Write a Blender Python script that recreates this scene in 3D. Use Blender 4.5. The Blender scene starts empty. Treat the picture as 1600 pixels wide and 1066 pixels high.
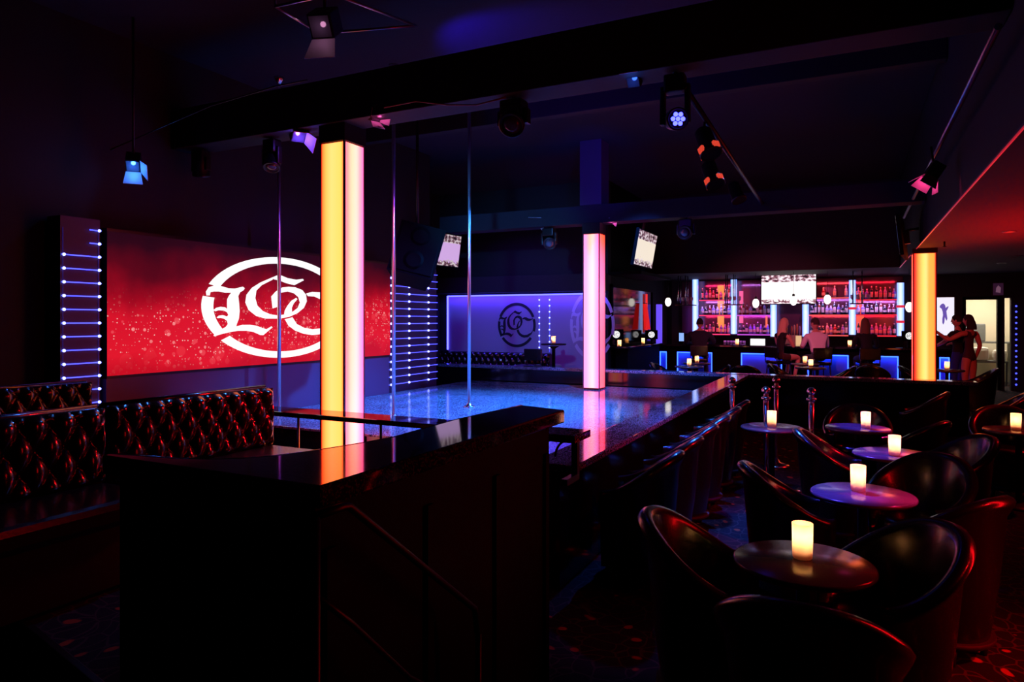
import bpy, bmesh, math, random
from mathutils import Vector, Matrix, noise
PI = math.pi
SC = bpy.context.scene
COL = SC.collection
rnd = random.Random(7)

# ------------------------------------------------------------------ camera, world, exposure
TH = math.atan(0.5)                      # the room is turned 26.6 degrees against the lens
CT, ST = math.cos(TH), math.sin(TH)
FPX, HOR, EYE = 1067.0, 500.0, 1.65
cam_d = bpy.data.cameras.new('camera'); cam = bpy.data.objects.new('camera', cam_d); COL.objects.link(cam)
cam.location = (0, 0, EYE); cam.rotation_euler = (PI/2, 0, TH)
cam_d.sensor_width = 36.0; cam_d.lens = 24.0; cam_d.shift_y = -(533-HOR)/1600.0
cam_d.clip_start = 0.05; cam_d.clip_end = 100
SC.camera = cam
w = bpy.data.worlds.new('world'); SC.world = w; w.use_nodes = True
w.node_tree.nodes['Background'].inputs[0].default_value = (0, 0, 0, 1)
w.node_tree.nodes['Background'].inputs[1].default_value = 0.0
vs = SC.view_settings
SC.display_settings.display_device = 'sRGB'
vs.view_transform = 'Standard'; vs.look = 'None'; vs.exposure = 0.0; vs.gamma = 1.0; vs.use_curve_mapping = False
cy = SC.cycles
cy.max_bounces = 6; cy.diffuse_bounces = 3; cy.glossy_bounces = 4; cy.transmission_bounces = 4
cy.sample_clamp_indirect = 3.0; cy.caustics_reflective = False; cy.caustics_refractive = False
cy.use_denoising = True

def lin(c):
    out = []
    for v in c[:3]:
        v /= 255.0
        out.append(v/12.92 if v <= 0.04045 else ((v+0.055)/1.055)**2.4)
    return tuple(out)

def spot(name, loc, target, col, power, size=50, blend=0.5, radius=0.06):
    l = bpy.data.lights.new(name, 'SPOT'); l.color = lin(col); l.energy = power
    l.spot_size = math.radians(size); l.spot_blend = blend; l.shadow_soft_size = radius
    o = bpy.data.objects.new(name, l); COL.objects.link(o); o.location = loc
    o.rotation_euler = (Vector(target)-Vector(loc)).to_track_quat('-Z', 'Y').to_euler()
    return o
def area(name, loc, target, col, power, sx, sy):
    l = bpy.data.lights.new(name, 'AREA'); l.color = lin(col); l.energy = power
    l.shape = 'RECTANGLE'; l.size = sx; l.size_y = sy
    o = bpy.data.objects.new(name, l); COL.objects.link(o); o.location = loc
    o.rotation_euler = (Vector(target)-Vector(loc)).to_track_quat('-Z', 'Y').to_euler()
    return o

# stage wash and room wash (lanterns for some of these are built further down)
spot('stage_wash_blue', (-2.6, 9.0, 4.3), (-4.4, 7.9, 0.5), (40, 130, 255), 6500, 66, 0.9)
spot('stage_wash_front', (-2.0, 5.3, 3.5), (-4.6, 7.6, 0.5), (50, 110, 255), 1500, 70, 0.9)
spot('stage_wash_left', (-3.3, 5.9, 3.4), (-6.5, 7.0, 0.7), (150, 70, 255), 260, 80, 0.9)
spot('rail_wash_blue', (-1.15, 6.2, 3.2), (-1.9, 6.3, 0.6), (50, 120, 255), 800, 80, 0.8)
spot('ceiling_wash_blue', (-3.7, 5.7, 4.0), (-3.2, 6.6, 4.6), (50, 20, 255), 100, 110, 0.6)
spot('column_wash_blue', (-2.6, 7.5, 3.0), (-3.9, 10.7, 4.1), (50, 20, 255), 260, 34, 0.8)
spot('sofa_wash_blue', (-3.6, 5.2, 3.2), (-4.05, 2.8, 0.9), (60, 140, 255), 120, 45, 0.6)
spot('sofa_red_fill', (-3.3, 4.5, 1.35), (-4.05, 3.3, 0.95), (255, 12, 22), 60, 85, 0.8)  # added unseen lamp, boosts the pillar's red on the sofa
spot('aisle_wash_red', (2.6, 3.0, 2.7), (1.05, 3.5, 0.0), (255, 15, 25), 700, 46, 0.9)
area('aisle_red_fill', (1.7, 3.9, 1.25), (0.0, 3.3, 0.75), (255, 12, 22), 24, 0.25, 1.9)  # unseen strip lamp added in place of a red pillar beyond the view
for tx, ty in ((0.04, 4.29), (0.26, 5.66), (0.17, 6.95)):
    spot('table_pin_violet', (-1.15, ty+1.2, 3.3), (tx-0.12, ty, 0.68), (70, 60, 255), 2400, 9.5, 0.7)
    spot('table_pin_pink', (1.4, ty+0.6, 2.7), (tx+0.16, ty, 0.68), (255, 40, 130), 1000, 10.5, 0.8)
spot('aisle_wash_red_far', (2.6, 8.2, 2.7), (0.9, 8.2, 0.4), (255, 15, 25), 150, 95, 0.7)
spot('pole_wash_blue', (-3.5, 5.2, 3.3), (-4.6, 8.3, 3.0), (60, 150, 255), 1100, 36, 0.8)
spot('rail_chair_wash', (-1.15, 7.2, 3.2), (-1.1, 5.6, 0.8), (50, 110, 255), 1300, 42, 0.8)
spot('rail_chair_red', (1.3, 5.4, 2.7), (-1.0, 5.6, 0.8), (255, 15, 30), 320, 50, 0.8)
spot('half_wall_wash', (-2.6, 9.0, 4.3), (-3.4, 11.4, 0.8), (50, 110, 255), 2000, 50, 0.8)
spot('floor_wash_blue', (-1.15, 5.05, 3.1), (-0.72, 6.2, 0.0), (60, 60, 255), 330, 40, 0.9)
area('soffit_red_fill', (1.9, 10.0, 1.9), (1.9, 10.0, 2.75), (255, 15, 20), 45, 1.2, 3.0)  # added floating fill lamp, throws red up onto the soffit
spot('bar_wash_pink', (-1.4, 11.2, 3.2), (-1.6, 16.1, 1.2), (255, 110, 150), 520, 52, 0.8)
spot('bar_end_wash', (1.5, 12.0, 2.7), (1.95, 16.4, 1.2), (255, 70, 70), 160, 40, 0.8)
spot('lounge_wash_violet', (-6.6, 10.7, 3.2), (-6.6, 13.7, 1.5), (110, 50, 255), 220, 80, 0.8)

# ------------------------------------------------------------------ measuring the room from the picture
def _w(a, d): return a*CT - d*ST, a*ST + d*CT
def at_h(px, py, h):
    d = FPX*(EYE-h)/(py-HOR); a = (px-800)/FPX*d
    return _w(a, d)
def at_y(px, Y):
    k = (px-800)/FPX; d = Y/(k*ST+CT)
    return (k*CT-ST)*d, d
def at_x(px, X):
    k = (px-800)/FPX; d = X/(k*CT-ST)
    return (k*ST+CT)*d, d
def zz(py, d): return EYE + (HOR-py)*d/FPX

# ------------------------------------------------------------------ materials
def new_mat(name):
    m = bpy.data.materials.new(name); m.use_nodes = True
    nt = m.node_tree; b = nt.nodes['Principled BSDF']
    return m, nt, b
def mat(name, col, rough=0.5, metal=0.0, spec=0.5, emit=None, es=0.0, coat=0.0, bump=0.0, bscale=200.0, trans=0.0):
    m, nt, b = new_mat(name)
    b.inputs['Base Color'].default_value = (*lin(col), 1); b.inputs['Roughness'].default_value = rough
    b.inputs['Metallic'].default_value = metal; b.inputs['Specular IOR Level'].default_value = spec
    b.inputs['Coat Weight'].default_value = coat; b.inputs['Coat Roughness'].default_value = 0.1
    b.inputs['Transmission Weight'].default_value = trans
    if emit:
        b.inputs['Emission Color'].default_value = (*lin(emit), 1); b.inputs['Emission Strength'].default_value = es
    if bump:
        tc = nt.nodes.new('ShaderNodeTexCoord'); n = nt.nodes.new('ShaderNodeTexNoise'); n.inputs['Scale'].default_value = bscale
        bp = nt.nodes.new('ShaderNodeBump'); bp.inputs['Strength'].default_value = bump; bp.inputs['Distance'].default_value = 0.005
        nt.links.new(tc.outputs['Object'], n.inputs['Vector']); nt.links.new(n.outputs['Fac'], bp.inputs['Height'])
        nt.links.new(bp.outputs['Normal'], b.inputs['Normal'])
    return m
def glow(name, col, s=1.0, gain=None):
    m, nt, b = new_mat(name)
    b.inputs['Base Color'].default_value = (0.02, 0.02, 0.02, 1); b.inputs['Roughness'].default_value = 0.3
    c = lin(col)
    if gain: c = tuple(a*g for a, g in zip(c, gain))
    b.inputs['Emission Color'].default_value = (*c, 1); b.inputs['Emission Strength'].default_value = s
    return m
def ramp(nt, stops, interp='LINEAR'):
    r = nt.nodes.new('ShaderNodeValToRGB'); cr = r.color_ramp; cr.interpolation = interp
    while len(cr.elements) < len(stops): cr.elements.new(0.5)
    for e, (p, c) in zip(cr.elements, stops):
        e.position = p; e.color = (*lin(c), 1) if len(c) == 3 else c
    return r
def mth(nt, op, a, b=None, c=None):
    n = nt.nodes.new('ShaderNodeMath'); n.operation = op
    for i, v in enumerate((a, b, c)):
        if v is None: continue
        if isinstance(v, (int, float)): n.inputs[i].default_value = v
        else: nt.links.new(v, n.inputs[i])
    return n.outputs[0]
def mixc(nt, f, a, b, mode='MIX'):
    n = nt.nodes.new('ShaderNodeMix'); n.data_type = 'RGBA'; n.blend_type = mode
    for s, v in ((n.inputs[0], f), (n.inputs[6], a), (n.inputs[7], b)):
        if isinstance(v, (int, float)): s.default_value = v
        elif isinstance(v, tuple): s.default_value = (*v[:3], 1)
        else: nt.links.new(v, s)
    return n.outputs[2]
def coords(nt):
    tc = nt.nodes.new('ShaderNodeTexCoord'); sp = nt.nodes.new('ShaderNodeSeparateXYZ')
    nt.links.new(tc.outputs['Object'], sp.inputs[0])
    return tc.outputs['Object'], sp.outputs[0], sp.outputs[1], sp.outputs[2]

def tube_light(name, stops, width, s=1.0, gain=(1, 1, 1)):
    # diffuser sheet lit by a line of LEDs behind it; colour runs across its width
    m, nt, b = new_mat(name)
    o, x, y, z = coords(nt)
    f = mth(nt, 'ADD', mth(nt, 'DIVIDE', x, width), 0.5)
    r = ramp(nt, stops); nt.links.new(f, r.inputs[0])
    b.inputs['Base Color'].default_value = (0.3, 0.3, 0.3, 1); b.inputs['Roughness'].default_value = 0.25
    nt.links.new(mixc(nt, 1.0, r.outputs[0], tuple(gain), 'MULTIPLY'), b.inputs['Emission Color']); b.inputs['Emission Strength'].default_value = s
    return m
def granite(name, base, fleck, rough, dens=0.62, scale=260.0):
    m, nt, b = new_mat(name)
    o, x, y, z = coords(nt)
    v = nt.nodes.new('ShaderNodeTexVoronoi'); v.inputs['Scale'].default_value = scale; nt.links.new(o, v.inputs['Vector'])
    g = nt.nodes.new('ShaderNodeRGBToBW'); nt.links.new(v.outputs['Color'], g.inputs[0])
    r = ramp(nt, [(0.0, base), (dens, base), (dens+0.12, fleck), (1.0, fleck)]); nt.links.new(g.outputs[0], r.inputs[0])
    n = nt.nodes.new('ShaderNodeTexNoise'); n.inputs['Scale'].default_value = 3.0; n.inputs['Detail'].default_value = 5
    nt.links.new(o, n.inputs['Vector'])
    r2 = ramp(nt, [(0.3, (215, 215, 215)), (0.7, (255, 255, 255))]); nt.links.new(n.outputs['Fac'], r2.inputs[0])
    nt.links.new(mixc(nt, 1.0, r.outputs[0], r2.outputs[0], 'MULTIPLY'), b.inputs['Base Color'])
    b.inputs['Roughness'].default_value = rough
    nt.links.new(mth(nt, 'ADD', mth(nt, 'MULTIPLY', n.outputs['Fac'], 0.04), rough-0.02), b.inputs['Roughness'])
    return m
def carpet():
    m, nt, b = new_mat('carpet')
    o, x, y, z = coords(nt)
    w_ = nt.nodes.new('ShaderNodeTexNoise'); w_.inputs['Scale'].default_value = 2.2; nt.links.new(o, w_.inputs['Vector'])
    wv = mixc(nt, 0.35, o, w_.outputs['Color'], 'ADD')
    v = nt.nodes.new('ShaderNodeTexVoronoi'); v.inputs['Scale'].default_value = 6.5; nt.links.new(wv, v.inputs['Vector'])
    leaf = ramp(nt, [(0.0, (255,)*3), (0.14, (255,)*3), (0.19, (0, 0, 0)), (1.0, (0, 0, 0))]); nt.links.new(v.outputs['Distance'], leaf.inputs[0])
    v2 = nt.nodes.new('ShaderNodeTexVoronoi'); v2.feature = 'DISTANCE_TO_EDGE'; v2.inputs['Scale'].default_value = 9.0; nt.links.new(wv, v2.inputs['Vector'])
    vine = ramp(nt, [(0.0, (255,)*3), (0.025, (255,)*3), (0.05, (0, 0, 0)), (1.0, (0, 0, 0))]); nt.links.new(v2.outputs['Distance'], vine.inputs[0])
    c1 = mixc(nt, vine.outputs[0], lin((24, 21, 30)), lin((58, 44, 44)))
    c2 = mixc(nt, leaf.outputs[0], c1, lin((150, 60, 36)))
    nt.links.new(c2, b.inputs['Base Color']); b.inputs['Roughness'].default_value = 0.95; b.inputs['Specular IOR Level'].default_value = 0.1
    n = nt.nodes.new('ShaderNodeTexNoise'); n.inputs['Scale'].default_value = 260; nt.links.new(o, n.inputs['Vector'])
    bp = nt.nodes.new('ShaderNodeBump'); bp.inputs['Strength'].default_value = 0.6; bp.inputs['Distance'].default_value = 0.004
    nt.links.new(n.outputs['Fac'], bp.inputs['Height']); nt.links.new(bp.outputs['Normal'], b.inputs['Normal'])
    return m
def led_picture(L, H):
    # the moving picture on the video wall: red haze with glitter; local x runs along the wall, z up
    m, nt, b = new_mat('video_wall_picture')
    o, x, y, z = coords(nt)
    h = mth(nt, 'DIVIDE', z, H); l = mth(nt, 'DIVIDE', x, L)
    n = nt.nodes.new('ShaderNodeTexNoise'); n.inputs['Scale'].default_value = 1.3; n.inputs['Detail'].default_value = 4; nt.links.new(o, n.inputs['Vector'])
    t = mth(nt, 'ADD', h, mth(nt, 'MULTIPLY', mth(nt, 'SUBTRACT', n.outputs['Fac'], 0.5), 0.55))
    t = mth(nt, 'SUBTRACT', t, mth(nt, 'MULTIPLY', l, 0.06))
    r = ramp(nt, [(0.0, (200, 14, 34)), (0.12, (226, 24, 44)), (0.40, (216, 20, 42)), (0.56, (158, 8, 30)), (0.72, (92, 6, 24)), (0.9, (44, 6, 22)), (1.0, (36, 6, 20))])
    nt.links.new(t, r.inputs[0])
    band = ramp(nt, [(0.0, (90,)*3), (0.18, (235,)*3), (0.36, (255,)*3), (0.52, (120,)*3), (0.66, (0, 0, 0)), (1.0, (0, 0, 0))]); nt.links.new(t, band.inputs[0])
    col = r.outputs[0]
    for sc, rad, soft, amt, tint in ((4.5, 0.42, 0.06, 0.30, (255, 80, 90)), (9.0, 0.40, 0.06, 0.45, (255, 100, 110)), (15.0, 0.34, 0.08, 0.8, (255, 150, 150)), (30.0, 0.26, 0.1, 1.0, (255, 215, 205))):
        v = nt.nodes.new('ShaderNodeTexVoronoi'); v.voronoi_dimensions = '2D'; v.inputs['Scale'].default_value = sc
        cx = nt.nodes.new('ShaderNodeCombineXYZ'); nt.links.new(x, cx.inputs[0]); nt.links.new(z, cx.inputs[1]); nt.links.new(cx.outputs[0], v.inputs['Vector'])
        g = nt.nodes.new('ShaderNodeSeparateColor'); nt.links.new(v.outputs['Color'], g.inputs[0])
        rr = mth(nt, 'MULTIPLY', g.outputs[0], rad)
        dot = mth(nt, 'DIVIDE', mth(nt, 'SUBTRACT', rr, v.outputs['Distance']), soft)
        dot = mth(nt, 'MINIMUM', mth(nt, 'MAXIMUM', dot, 0.0), 1.0)
        keep = mth(nt, 'GREATER_THAN', g.outputs[1], 0.62)
        f = mth(nt, 'MULTIPLY', mth(nt, 'MULTIPLY', dot, keep), mth(nt, 'MULTIPLY', mth(nt, 'POWER', band.outputs[0], 1.6), amt))
        col = mixc(nt, f, col, lin(tint))
    b.inputs['Base Color'].default_value = (0.004, 0.004, 0.004, 1); b.inputs['Roughness'].default_value = 0.6; b.inputs['Specular IOR Level'].default_value = 0.05
    nt.links.new(col, b.inputs['Emission Color']); b.inputs['Emission Strength'].default_value = 1.0
    return m
def tv_picture(name, s, tint=(255, 250, 245)):
    # a ball game: crowd above, pale court with small players below; local x across, z up, unit sized
    m, nt, b = new_mat(name)
    o, x, y, z = coords(nt)
    n = nt.nodes.new('ShaderNodeTexNoise'); n.inputs['Scale'].default_value = 11; n.inputs['Detail'].default_value = 2; nt.links.new(o, n.inputs['Vector'])
    crowd = ramp(nt, [(0.35, (20, 16, 24)), (0.47, (120, 70, 84)), (0.55, (210, 190, 200)), (0.7, (250, 240, 240))], 'LINEAR'); nt.links.new(n.outputs['Fac'], crowd.inputs[0])
    n2 = nt.nodes.new('ShaderNodeTexNoise'); n2.inputs['Scale'].default_value = 9; nt.links.new(o, n2.inputs['Vector'])
    court = ramp(nt, [(0.0, (30, 30, 36)), (0.27, (60, 50, 60)), (0.31, tint), (1.0, tint)]); nt.links.new(n2.outputs['Fac'], court.inputs[0])
    low = mth(nt, 'LESS_THAN', z, mth(nt, 'MULTIPLY', n.outputs['Fac'], -0.36))
    low = mth(nt, 'LESS_THAN', z, mth(nt, 'ADD', -0.34, mth(nt, 'MULTIPLY', mth(nt, 'SUBTRACT', n.outputs['Fac'], 0.5), 0.5)))
    col = mixc(nt, low, court.outputs[0], crowd.outputs[0])
    col = mixc(nt, mth(nt, 'GREATER_THAN', z, 0.24), col, crowd.outputs[0])
    b.inputs['Base Color'].default_value = (0.01, 0.01, 0.01, 1)
    nt.links.new(col, b.inputs['Emission Color']); b.inputs['Emission Strength'].default_value = s
    return m
def frosted(name, col):
    m = bpy.data.materials.new(name); m.use_nodes = True; nt = m.node_tree; nt.nodes.clear()
    out = nt.nodes.new('ShaderNodeOutputMaterial'); t = nt.nodes.new('ShaderNodeBsdfTranslucent'); t.inputs[0].default_value = (*lin(col), 1)
    g = nt.nodes.new('ShaderNodeBsdfGlossy'); g.inputs['Roughness'].default_value = 0.2; g.inputs[0].default_value = (1, 1, 1, 1)
    mx = nt.nodes.new('ShaderNodeMixShader'); mx.inputs[0].default_value = 0.06
    nt.links.new(t.outputs[0], mx.inputs[1]); nt.links.new(g.outputs[0], mx.inputs[2]); nt.links.new(mx.outputs[0], out.inputs[0])
    return m

M = {}
M['black_paint'] = mat('black_paint', (11, 9, 13), 0.75, bump=0.15, bscale=40)
M['ceiling_paint'] = mat('ceiling_paint', (27, 23, 33), 0.9, bump=0.2, bscale=30)
M['soffit_paint'] = mat('soffit_paint', (70, 62, 66), 0.8, bump=0.2, bscale=30)
M['column_paint'] = mat('column_paint', (60, 56, 74), 0.8)
M['lounge_wall'] = mat('lounge_wall', (150, 135, 160), 0.35, bump=0.05, bscale=20)
M['logo_dark'] = mat('logo_dark', (10, 9, 16), 0.6)
M['logo_pale'] = mat('logo_pale', (190, 180, 200), 0.6)
M['logo_glow'] = glow('logo_glow', (255, 252, 252), 1.15)
M['panel_purple'] = mat('panel_purple', (82, 46, 78), 0.5)
M['ladder_panel'] = mat('ladder_panel', (46, 26, 54), 0.5)
M['led_wire'] = glow('led_wire', (50, 50, 220), 0.3)
M['black_gloss'] = mat('black_gloss', (12, 10, 12), 0.12, coat=0.3)
M['wood_dark'] = mat('wood_dark', (4, 4, 4), 0.75, spec=.1, bump=0.06, bscale=60)
M['leather'] = mat('leather', (18, 15, 16), 0.26, coat=0.25, bump=0.12, bscale=160)
M['vinyl'] = mat('vinyl', (20, 12, 13), 0.2, coat=0.5, bump=0.08, bscale=120)
M['black_metal'] = mat('black_metal', (16, 15, 18), 0.4, metal=0.3)
M['flap_metal'] = mat('flap_metal', (150, 145, 155), 0.55)
M['chrome'] = mat('chrome', (225, 225, 232), 0.2, metal=1.0)
M['pole_chrome'] = mat('pole_chrome', (235, 235, 240), 0.3, metal=1.0)
M['steel'] = mat('steel', (150, 150, 160), 0.3, metal=1.0)
M['granite_top'] = granite('granite_top', (18, 17, 23), (80, 82, 100), 0.05)
M['granite_rail'] = granite('granite_rail', (44, 46, 60), (170, 180, 205), 0.08, 0.58, 180)
M['stage_deck'] = granite('stage_deck', (64, 70, 86), (185, 195, 215), 0.1, 0.6, 150)
M['carpet'] = carpet()
M['table_top'] = mat('table_top', (84, 74, 76), 0.2, bump=0.03, bscale=80)
M['dark_mirror'] = mat('dark_mirror', (40, 22, 18), 0.08, metal=0.6)
M['white_glow'] = glow('white_glow', (255, 248, 236), 2.2)
M['screen_white'] = glow('screen_white', (255, 255, 255), 1.1)
M['led_white_blue'] = glow('led_white_blue', (120, 125, 255), 1.0, (1, 1, 3))
M['led_node'] = glow('led_node', (205, 215, 255), 2.0, (1, 1, 3))
M['led_blue'] = glow('led_blue', (70, 80, 255), 2.2)
M['led_border'] = glow('led_border', (150, 150, 255), 1.3, (1, 1, 5))
M['led_bar_blue'] = glow('led_bar_blue', (90, 160, 255), 1.4, (1, 1, 6))
M['led_red'] = glow('led_red', (200, 40, 60), 0.6)
M['neon_red'] = glow('neon_red', (255, 50, 50), 1.0)
M['strip_red'] = glow('strip_red', (255, 40, 60), 1.6)
M['flame'] = glow('flame', (255, 190, 90), 30.0)
M['wax'] = frosted('wax', (255, 240, 225))
M['candle_glass'] = frosted('candle_glass', (255, 230, 205))
M['lamp_lens'] = mat('lamp_lens', (60, 60, 70), 0.1, coat=0.5)
M['red_slot'] = glow('red_slot', (235, 70, 50), .8)
M['reflection_red'] = glow('reflection_red', (220, 24, 26), 1.0)
M['beige_wall'] = mat('beige_wall', (225, 215, 190), 0.8)
M['grey_plastic'] = mat('grey_plastic', (110, 112, 110), 0.6)
M['white_fabric'] = mat('white_fabric', (225, 218, 205), 0.9)
M['plastic_dark'] = mat('plastic_dark', (2, 2, 2), 0.8, spec=.08)

# ------------------------------------------------------------------ mesh helpers
class MB:
    def __init__(s): s.v = []; s.f = []; s.m = []; s.sm = []
    def add(s, verts, faces, mi=0, smooth=False):
        o = len(s.v); s.v += [tuple(p) for p in verts]
        for f in faces:
            s.f.append([o+i for i in f]); s.m.append(mi); s.sm.append(smooth)
        return s
    def box(s, x0, x1, y0, y1, z0, z1, mi=0, r=0.0, mtx=None):
        if r > 0:
            bm = bmesh.new(); bmesh.ops.create_cube(bm, size=1)
            for v in bm.verts:
                v.co = Vector(((x0+x1)/2+v.co.x*(x1-x0), (y0+y1)/2+v.co.y*(y1-y0), (z0+z1)/2+v.co.z*(z1-z0)))
            bmesh.ops.bevel(bm, geom=bm.edges[:], offset=r, segments=2, profile=0.6, affect='EDGES')
            bm.verts.ensure_lookup_table()
            vs_ = [v.co.copy() for v in bm.verts]; fs = [[v.index for v in f.verts] for f in bm.faces]; bm.free()
        else:
            vs_ = [Vector(p) for p in ((x0,y0,z0),(x1,y0,z0),(x1,y1,z0),(x0,y1,z0),(x0,y0,z1),(x1,y0,z1),(x1,y1,z1),(x0,y1,z1))]
            fs = [(0,3,2,1),(4,5,6,7),(0,1,5,4),(1,2,6,5),(2,3,7,6),(3,0,4,7)]
        if mtx: vs_ = [mtx @ p for p in vs_]
        return s.add(vs_, fs, mi)
    def tube(s, pts, r, n=8, mi=0, cap=True, closed=False):
        pts = [Vector(p) for p in pts]; N = len(pts)
        rs = r if isinstance(r, (list, tuple)) else [r]*N
        vs_, fs = [], []; up = None
        for i, p in enumerate(pts):
            if closed: t = pts[(i+1) % N]-pts[i-1]
            else: t = (pts[min(i+1, N-1)]-pts[max(i-1, 0)])
            t = t.normalized() if t.length > 1e-9 else Vector((0, 0, 1))
            if up is None: up = Vector((0, 0, 1)) if abs(t.z) < 0.9 else Vector((1, 0, 0))
            a = t.cross(up)
            if a.length < 1e-5: a = t.orthogonal()
            a.normalize(); b = a.cross(t).normalized(); up = b
            for j in range(n):
                an = 2*PI*j/n; vs_.append(p + (a*math.cos(an)+b*math.sin(an))*rs[i])
        for i in range(N if closed else N-1):
            for j in range(n):
                k = (i+1) % N
                fs.append((i*n+j, i*n+(j+1) % n, k*n+(j+1) % n, k*n+j))
        s.add(vs_, fs, mi, True)
        if cap and not closed:
            o = len(s.v)-len(vs_)
            s.f.append([o+j for j in range(n)][::-1]); s.m.append(mi); s.sm.append(False)
            s.f.append([o+(N-1)*n+j for j in range(n)]); s.m.append(mi); s.sm.append(False)
        return s
    def lathe(s, prof, n=20, c=(0,0,0), mi=0, mtx=None, rib=0.0, mis=None):
        vs_, fs = [], []; c = Vector(c)
        for (r, z) in prof:
            for j in range(n):
                a = 2*PI*j/n; rr = r*(1+(rib if j % 2 else 0))
                p = Vector((rr*math.cos(a), rr*math.sin(a), z))
                vs_.append(((mtx @ p) if mtx else p) + c)
        K = len(prof)
        for i in range(K-1):
            for j in range(n): fs.append((i*n+j, i*n+(j+1) % n, (i+1)*n+(j+1) % n, (i+1)*n+j))
        o = len(s.v); s.v += [tuple(p) for p in vs_]
        for q, f in enumerate(fs):
            s.f.append([o+i for i in f]); s.m.append(mis[q//n] if mis else mi); s.sm.append(True)
        for base, rev in ((0, True), ((K-1)*n, False)):
            if prof[0 if base == 0 else -1][0] > 1e-5:
                f = [o+base+j for j in range(n)]
                s.f.append(f[::-1] if rev else f); s.m.append(mis[0 if base == 0 else -1] if mis else mi); s.sm.append(False)
        return s
    def prism(s, poly, z0, z1, mi=0, mtx=None):
        n = len(poly)
        vs_ = [Vector((x, y, z0)) for x, y in poly]+[Vector((x, y, z1)) for x, y in poly]
        if mtx: vs_ = [mtx @ p for p in vs_]
        fs = [list(range(n))[::-1], list(range(n, 2*n))]+[(i, (i+1) % n, n+(i+1) % n, n+i) for i in range(n)]
        return s.add(vs_, fs, mi)
    def grid(s, fn, nu, nv, mi=0, smooth=True, wrap=False):
        vs_ = [fn(i/nu, j/nv) for j in range(nv+1) for i in range(nu+(0 if wrap else 1))]
        W = nu if wrap else nu+1; fs = []
        for j in range(nv):
            for i in range(nu):
                k = (i+1) % W if wrap else i+1
                fs.append((j*W+i, j*W+k, (j+1)*W+k, (j+1)*W+i))
        return s.add(vs_, fs, mi, smooth)
    def sphere(s, c, r, n=12, m=8, mi=0):
        r = r if isinstance(r, (list, tuple)) else (r, r, r)
        prof = [(math.sin(PI*i/m), -math.cos(PI*i/m)) for i in range(m+1)]
        prof[0] = (1e-4, -1); prof[-1] = (1e-4, 1)
        mt = Matrix.Diagonal((r[0], r[1], r[2]))
        return s.lathe(prof, n, c, mi, mtx=mt)
    def mesh(s, name, mats):
        me = bpy.data.meshes.new(name); me.from_pydata(s.v, [], s.f)
        for m in (mats if isinstance(mats, (list, tuple)) else [mats]): me.materials.append(m)
        me.polygons.foreach_set('material_index', s.m); me.polygons.foreach_set('use_smooth', s.sm)
        me.update(); return me
    def build(s, name, mats, parent=None, loc=(0,0,0), rot=(0,0,0), fix=True):
        me = s.mesh(name, mats)
        if fix and len(me.polygons) < 60000:
            bm = bmesh.new(); bm.from_mesh(me); bmesh.ops.recalc_face_normals(bm, faces=bm.faces); bm.to_mesh(me); bm.free()
        return put(name, me, parent, loc, rot)
def put(name, me, parent=None, loc=(0,0,0), rot=(0,0,0), scale=(1,1,1)):
    o = bpy.data.objects.new(name, me); COL.objects.link(o); o.parent = parent
    o.location = loc; o.rotation_euler = rot; o.scale = scale
    return o
def tag(o, label, cat, group=None, kind=None):
    o['label'] = label; o['category'] = cat
    if group: o['group'] = group
    if kind: o['kind'] = kind
    return o
def thing(name, label, cat, loc=(0,0,0), rz=0.0, group=None, rot=None):
    o = bpy.data.objects.new(name, None); COL.objects.link(o); o.empty_display_size = 0.1
    o.location = loc; o.rotation_euler = rot if rot else (0, 0, rz)
    return tag(o, label, cat, group)
def struct(name, mb, m):
    o = mb.build(name, m); o['kind'] = 'structure'; return o
def copy_tree(o, parent=None):
    c = o.copy(); COL.objects.link(c); c.parent = parent
    for ch in list(o.children): copy_tree(ch, c)
    return c
def dup(root, loc, rz, label, group=None):
    c = copy_tree(root); c.location = loc; c.rotation_euler = (0, 0, rz); c['label'] = label
    if group: c['group'] = group
    return c
def smooth01(t): t = min(1, max(0, t)); return t*t*(3-2*t)

# ------------------------------------------------------------------ the room
XL, XR, YB = -6.8, 4.3, 19.4
struct('floor', MB().box(-9.0, XR+.2, -2.5, 22.4, -0.1, 0.0), M['carpet'])
struct('ceiling', MB().box(-9.0, 0.87, -2.5, YB+.2, 4.6, 4.75), M['ceiling_paint'])
struct('ceiling', MB().box(0.87, XR+.2, -2.5, YB+.05, 2.75, 2.78), M['soffit_paint'])
struct('trim_7', MB().box(0.875, XR+.2, -2.5, YB+.05, 2.78, 4.75), M['black_paint'])
struct('ceiling', MB().box(-4.62, 0.869, 16.3, YB+.05, 2.75, 4.599), M['black_paint'])
struct('wall_left', MB().box(XL-.2, XL, -2.5, 10.3, 0, 4.6), M['black_paint'])
struct('wall_left', MB().box(-9.0, XL-.2, 10.15, 10.3, 0, 4.6), M['black_paint'])
struct('wall_left', MB().box(-9.0, -8.8, 10.3, 13.9, 0, 4.6), M['black_paint'])
struct('wall_back', MB().box(-9.0, -4.62, 13.75, 13.95, 0, 4.6), M['black_paint'])
struct('wall_back', MB().box(-4.82, -4.62, 13.95, YB+.2, 0, 4.6), M['wood_dark'])
DX0, DX1 = 2.40, 3.02
struct('wall_back', MB().box(-4.62, DX0, YB, YB+.15, 0, 4.6).box(DX0, DX1, YB, YB+.15, 2.13, 2.75).box(DX1, DX1+.14, YB, YB+.15, 0, 2.75)
       .box(DX1+.14, DX1+.26, YB, YB+.15, 2.16, 2.75).box(DX1+.26, XR, YB, YB+.15, 0, 2.75), M['black_paint'])
struct('wall_right', MB().box(XR, XR+.2, -2.5, YB+.2, 0, 4.6), M['black_paint'])
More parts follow.
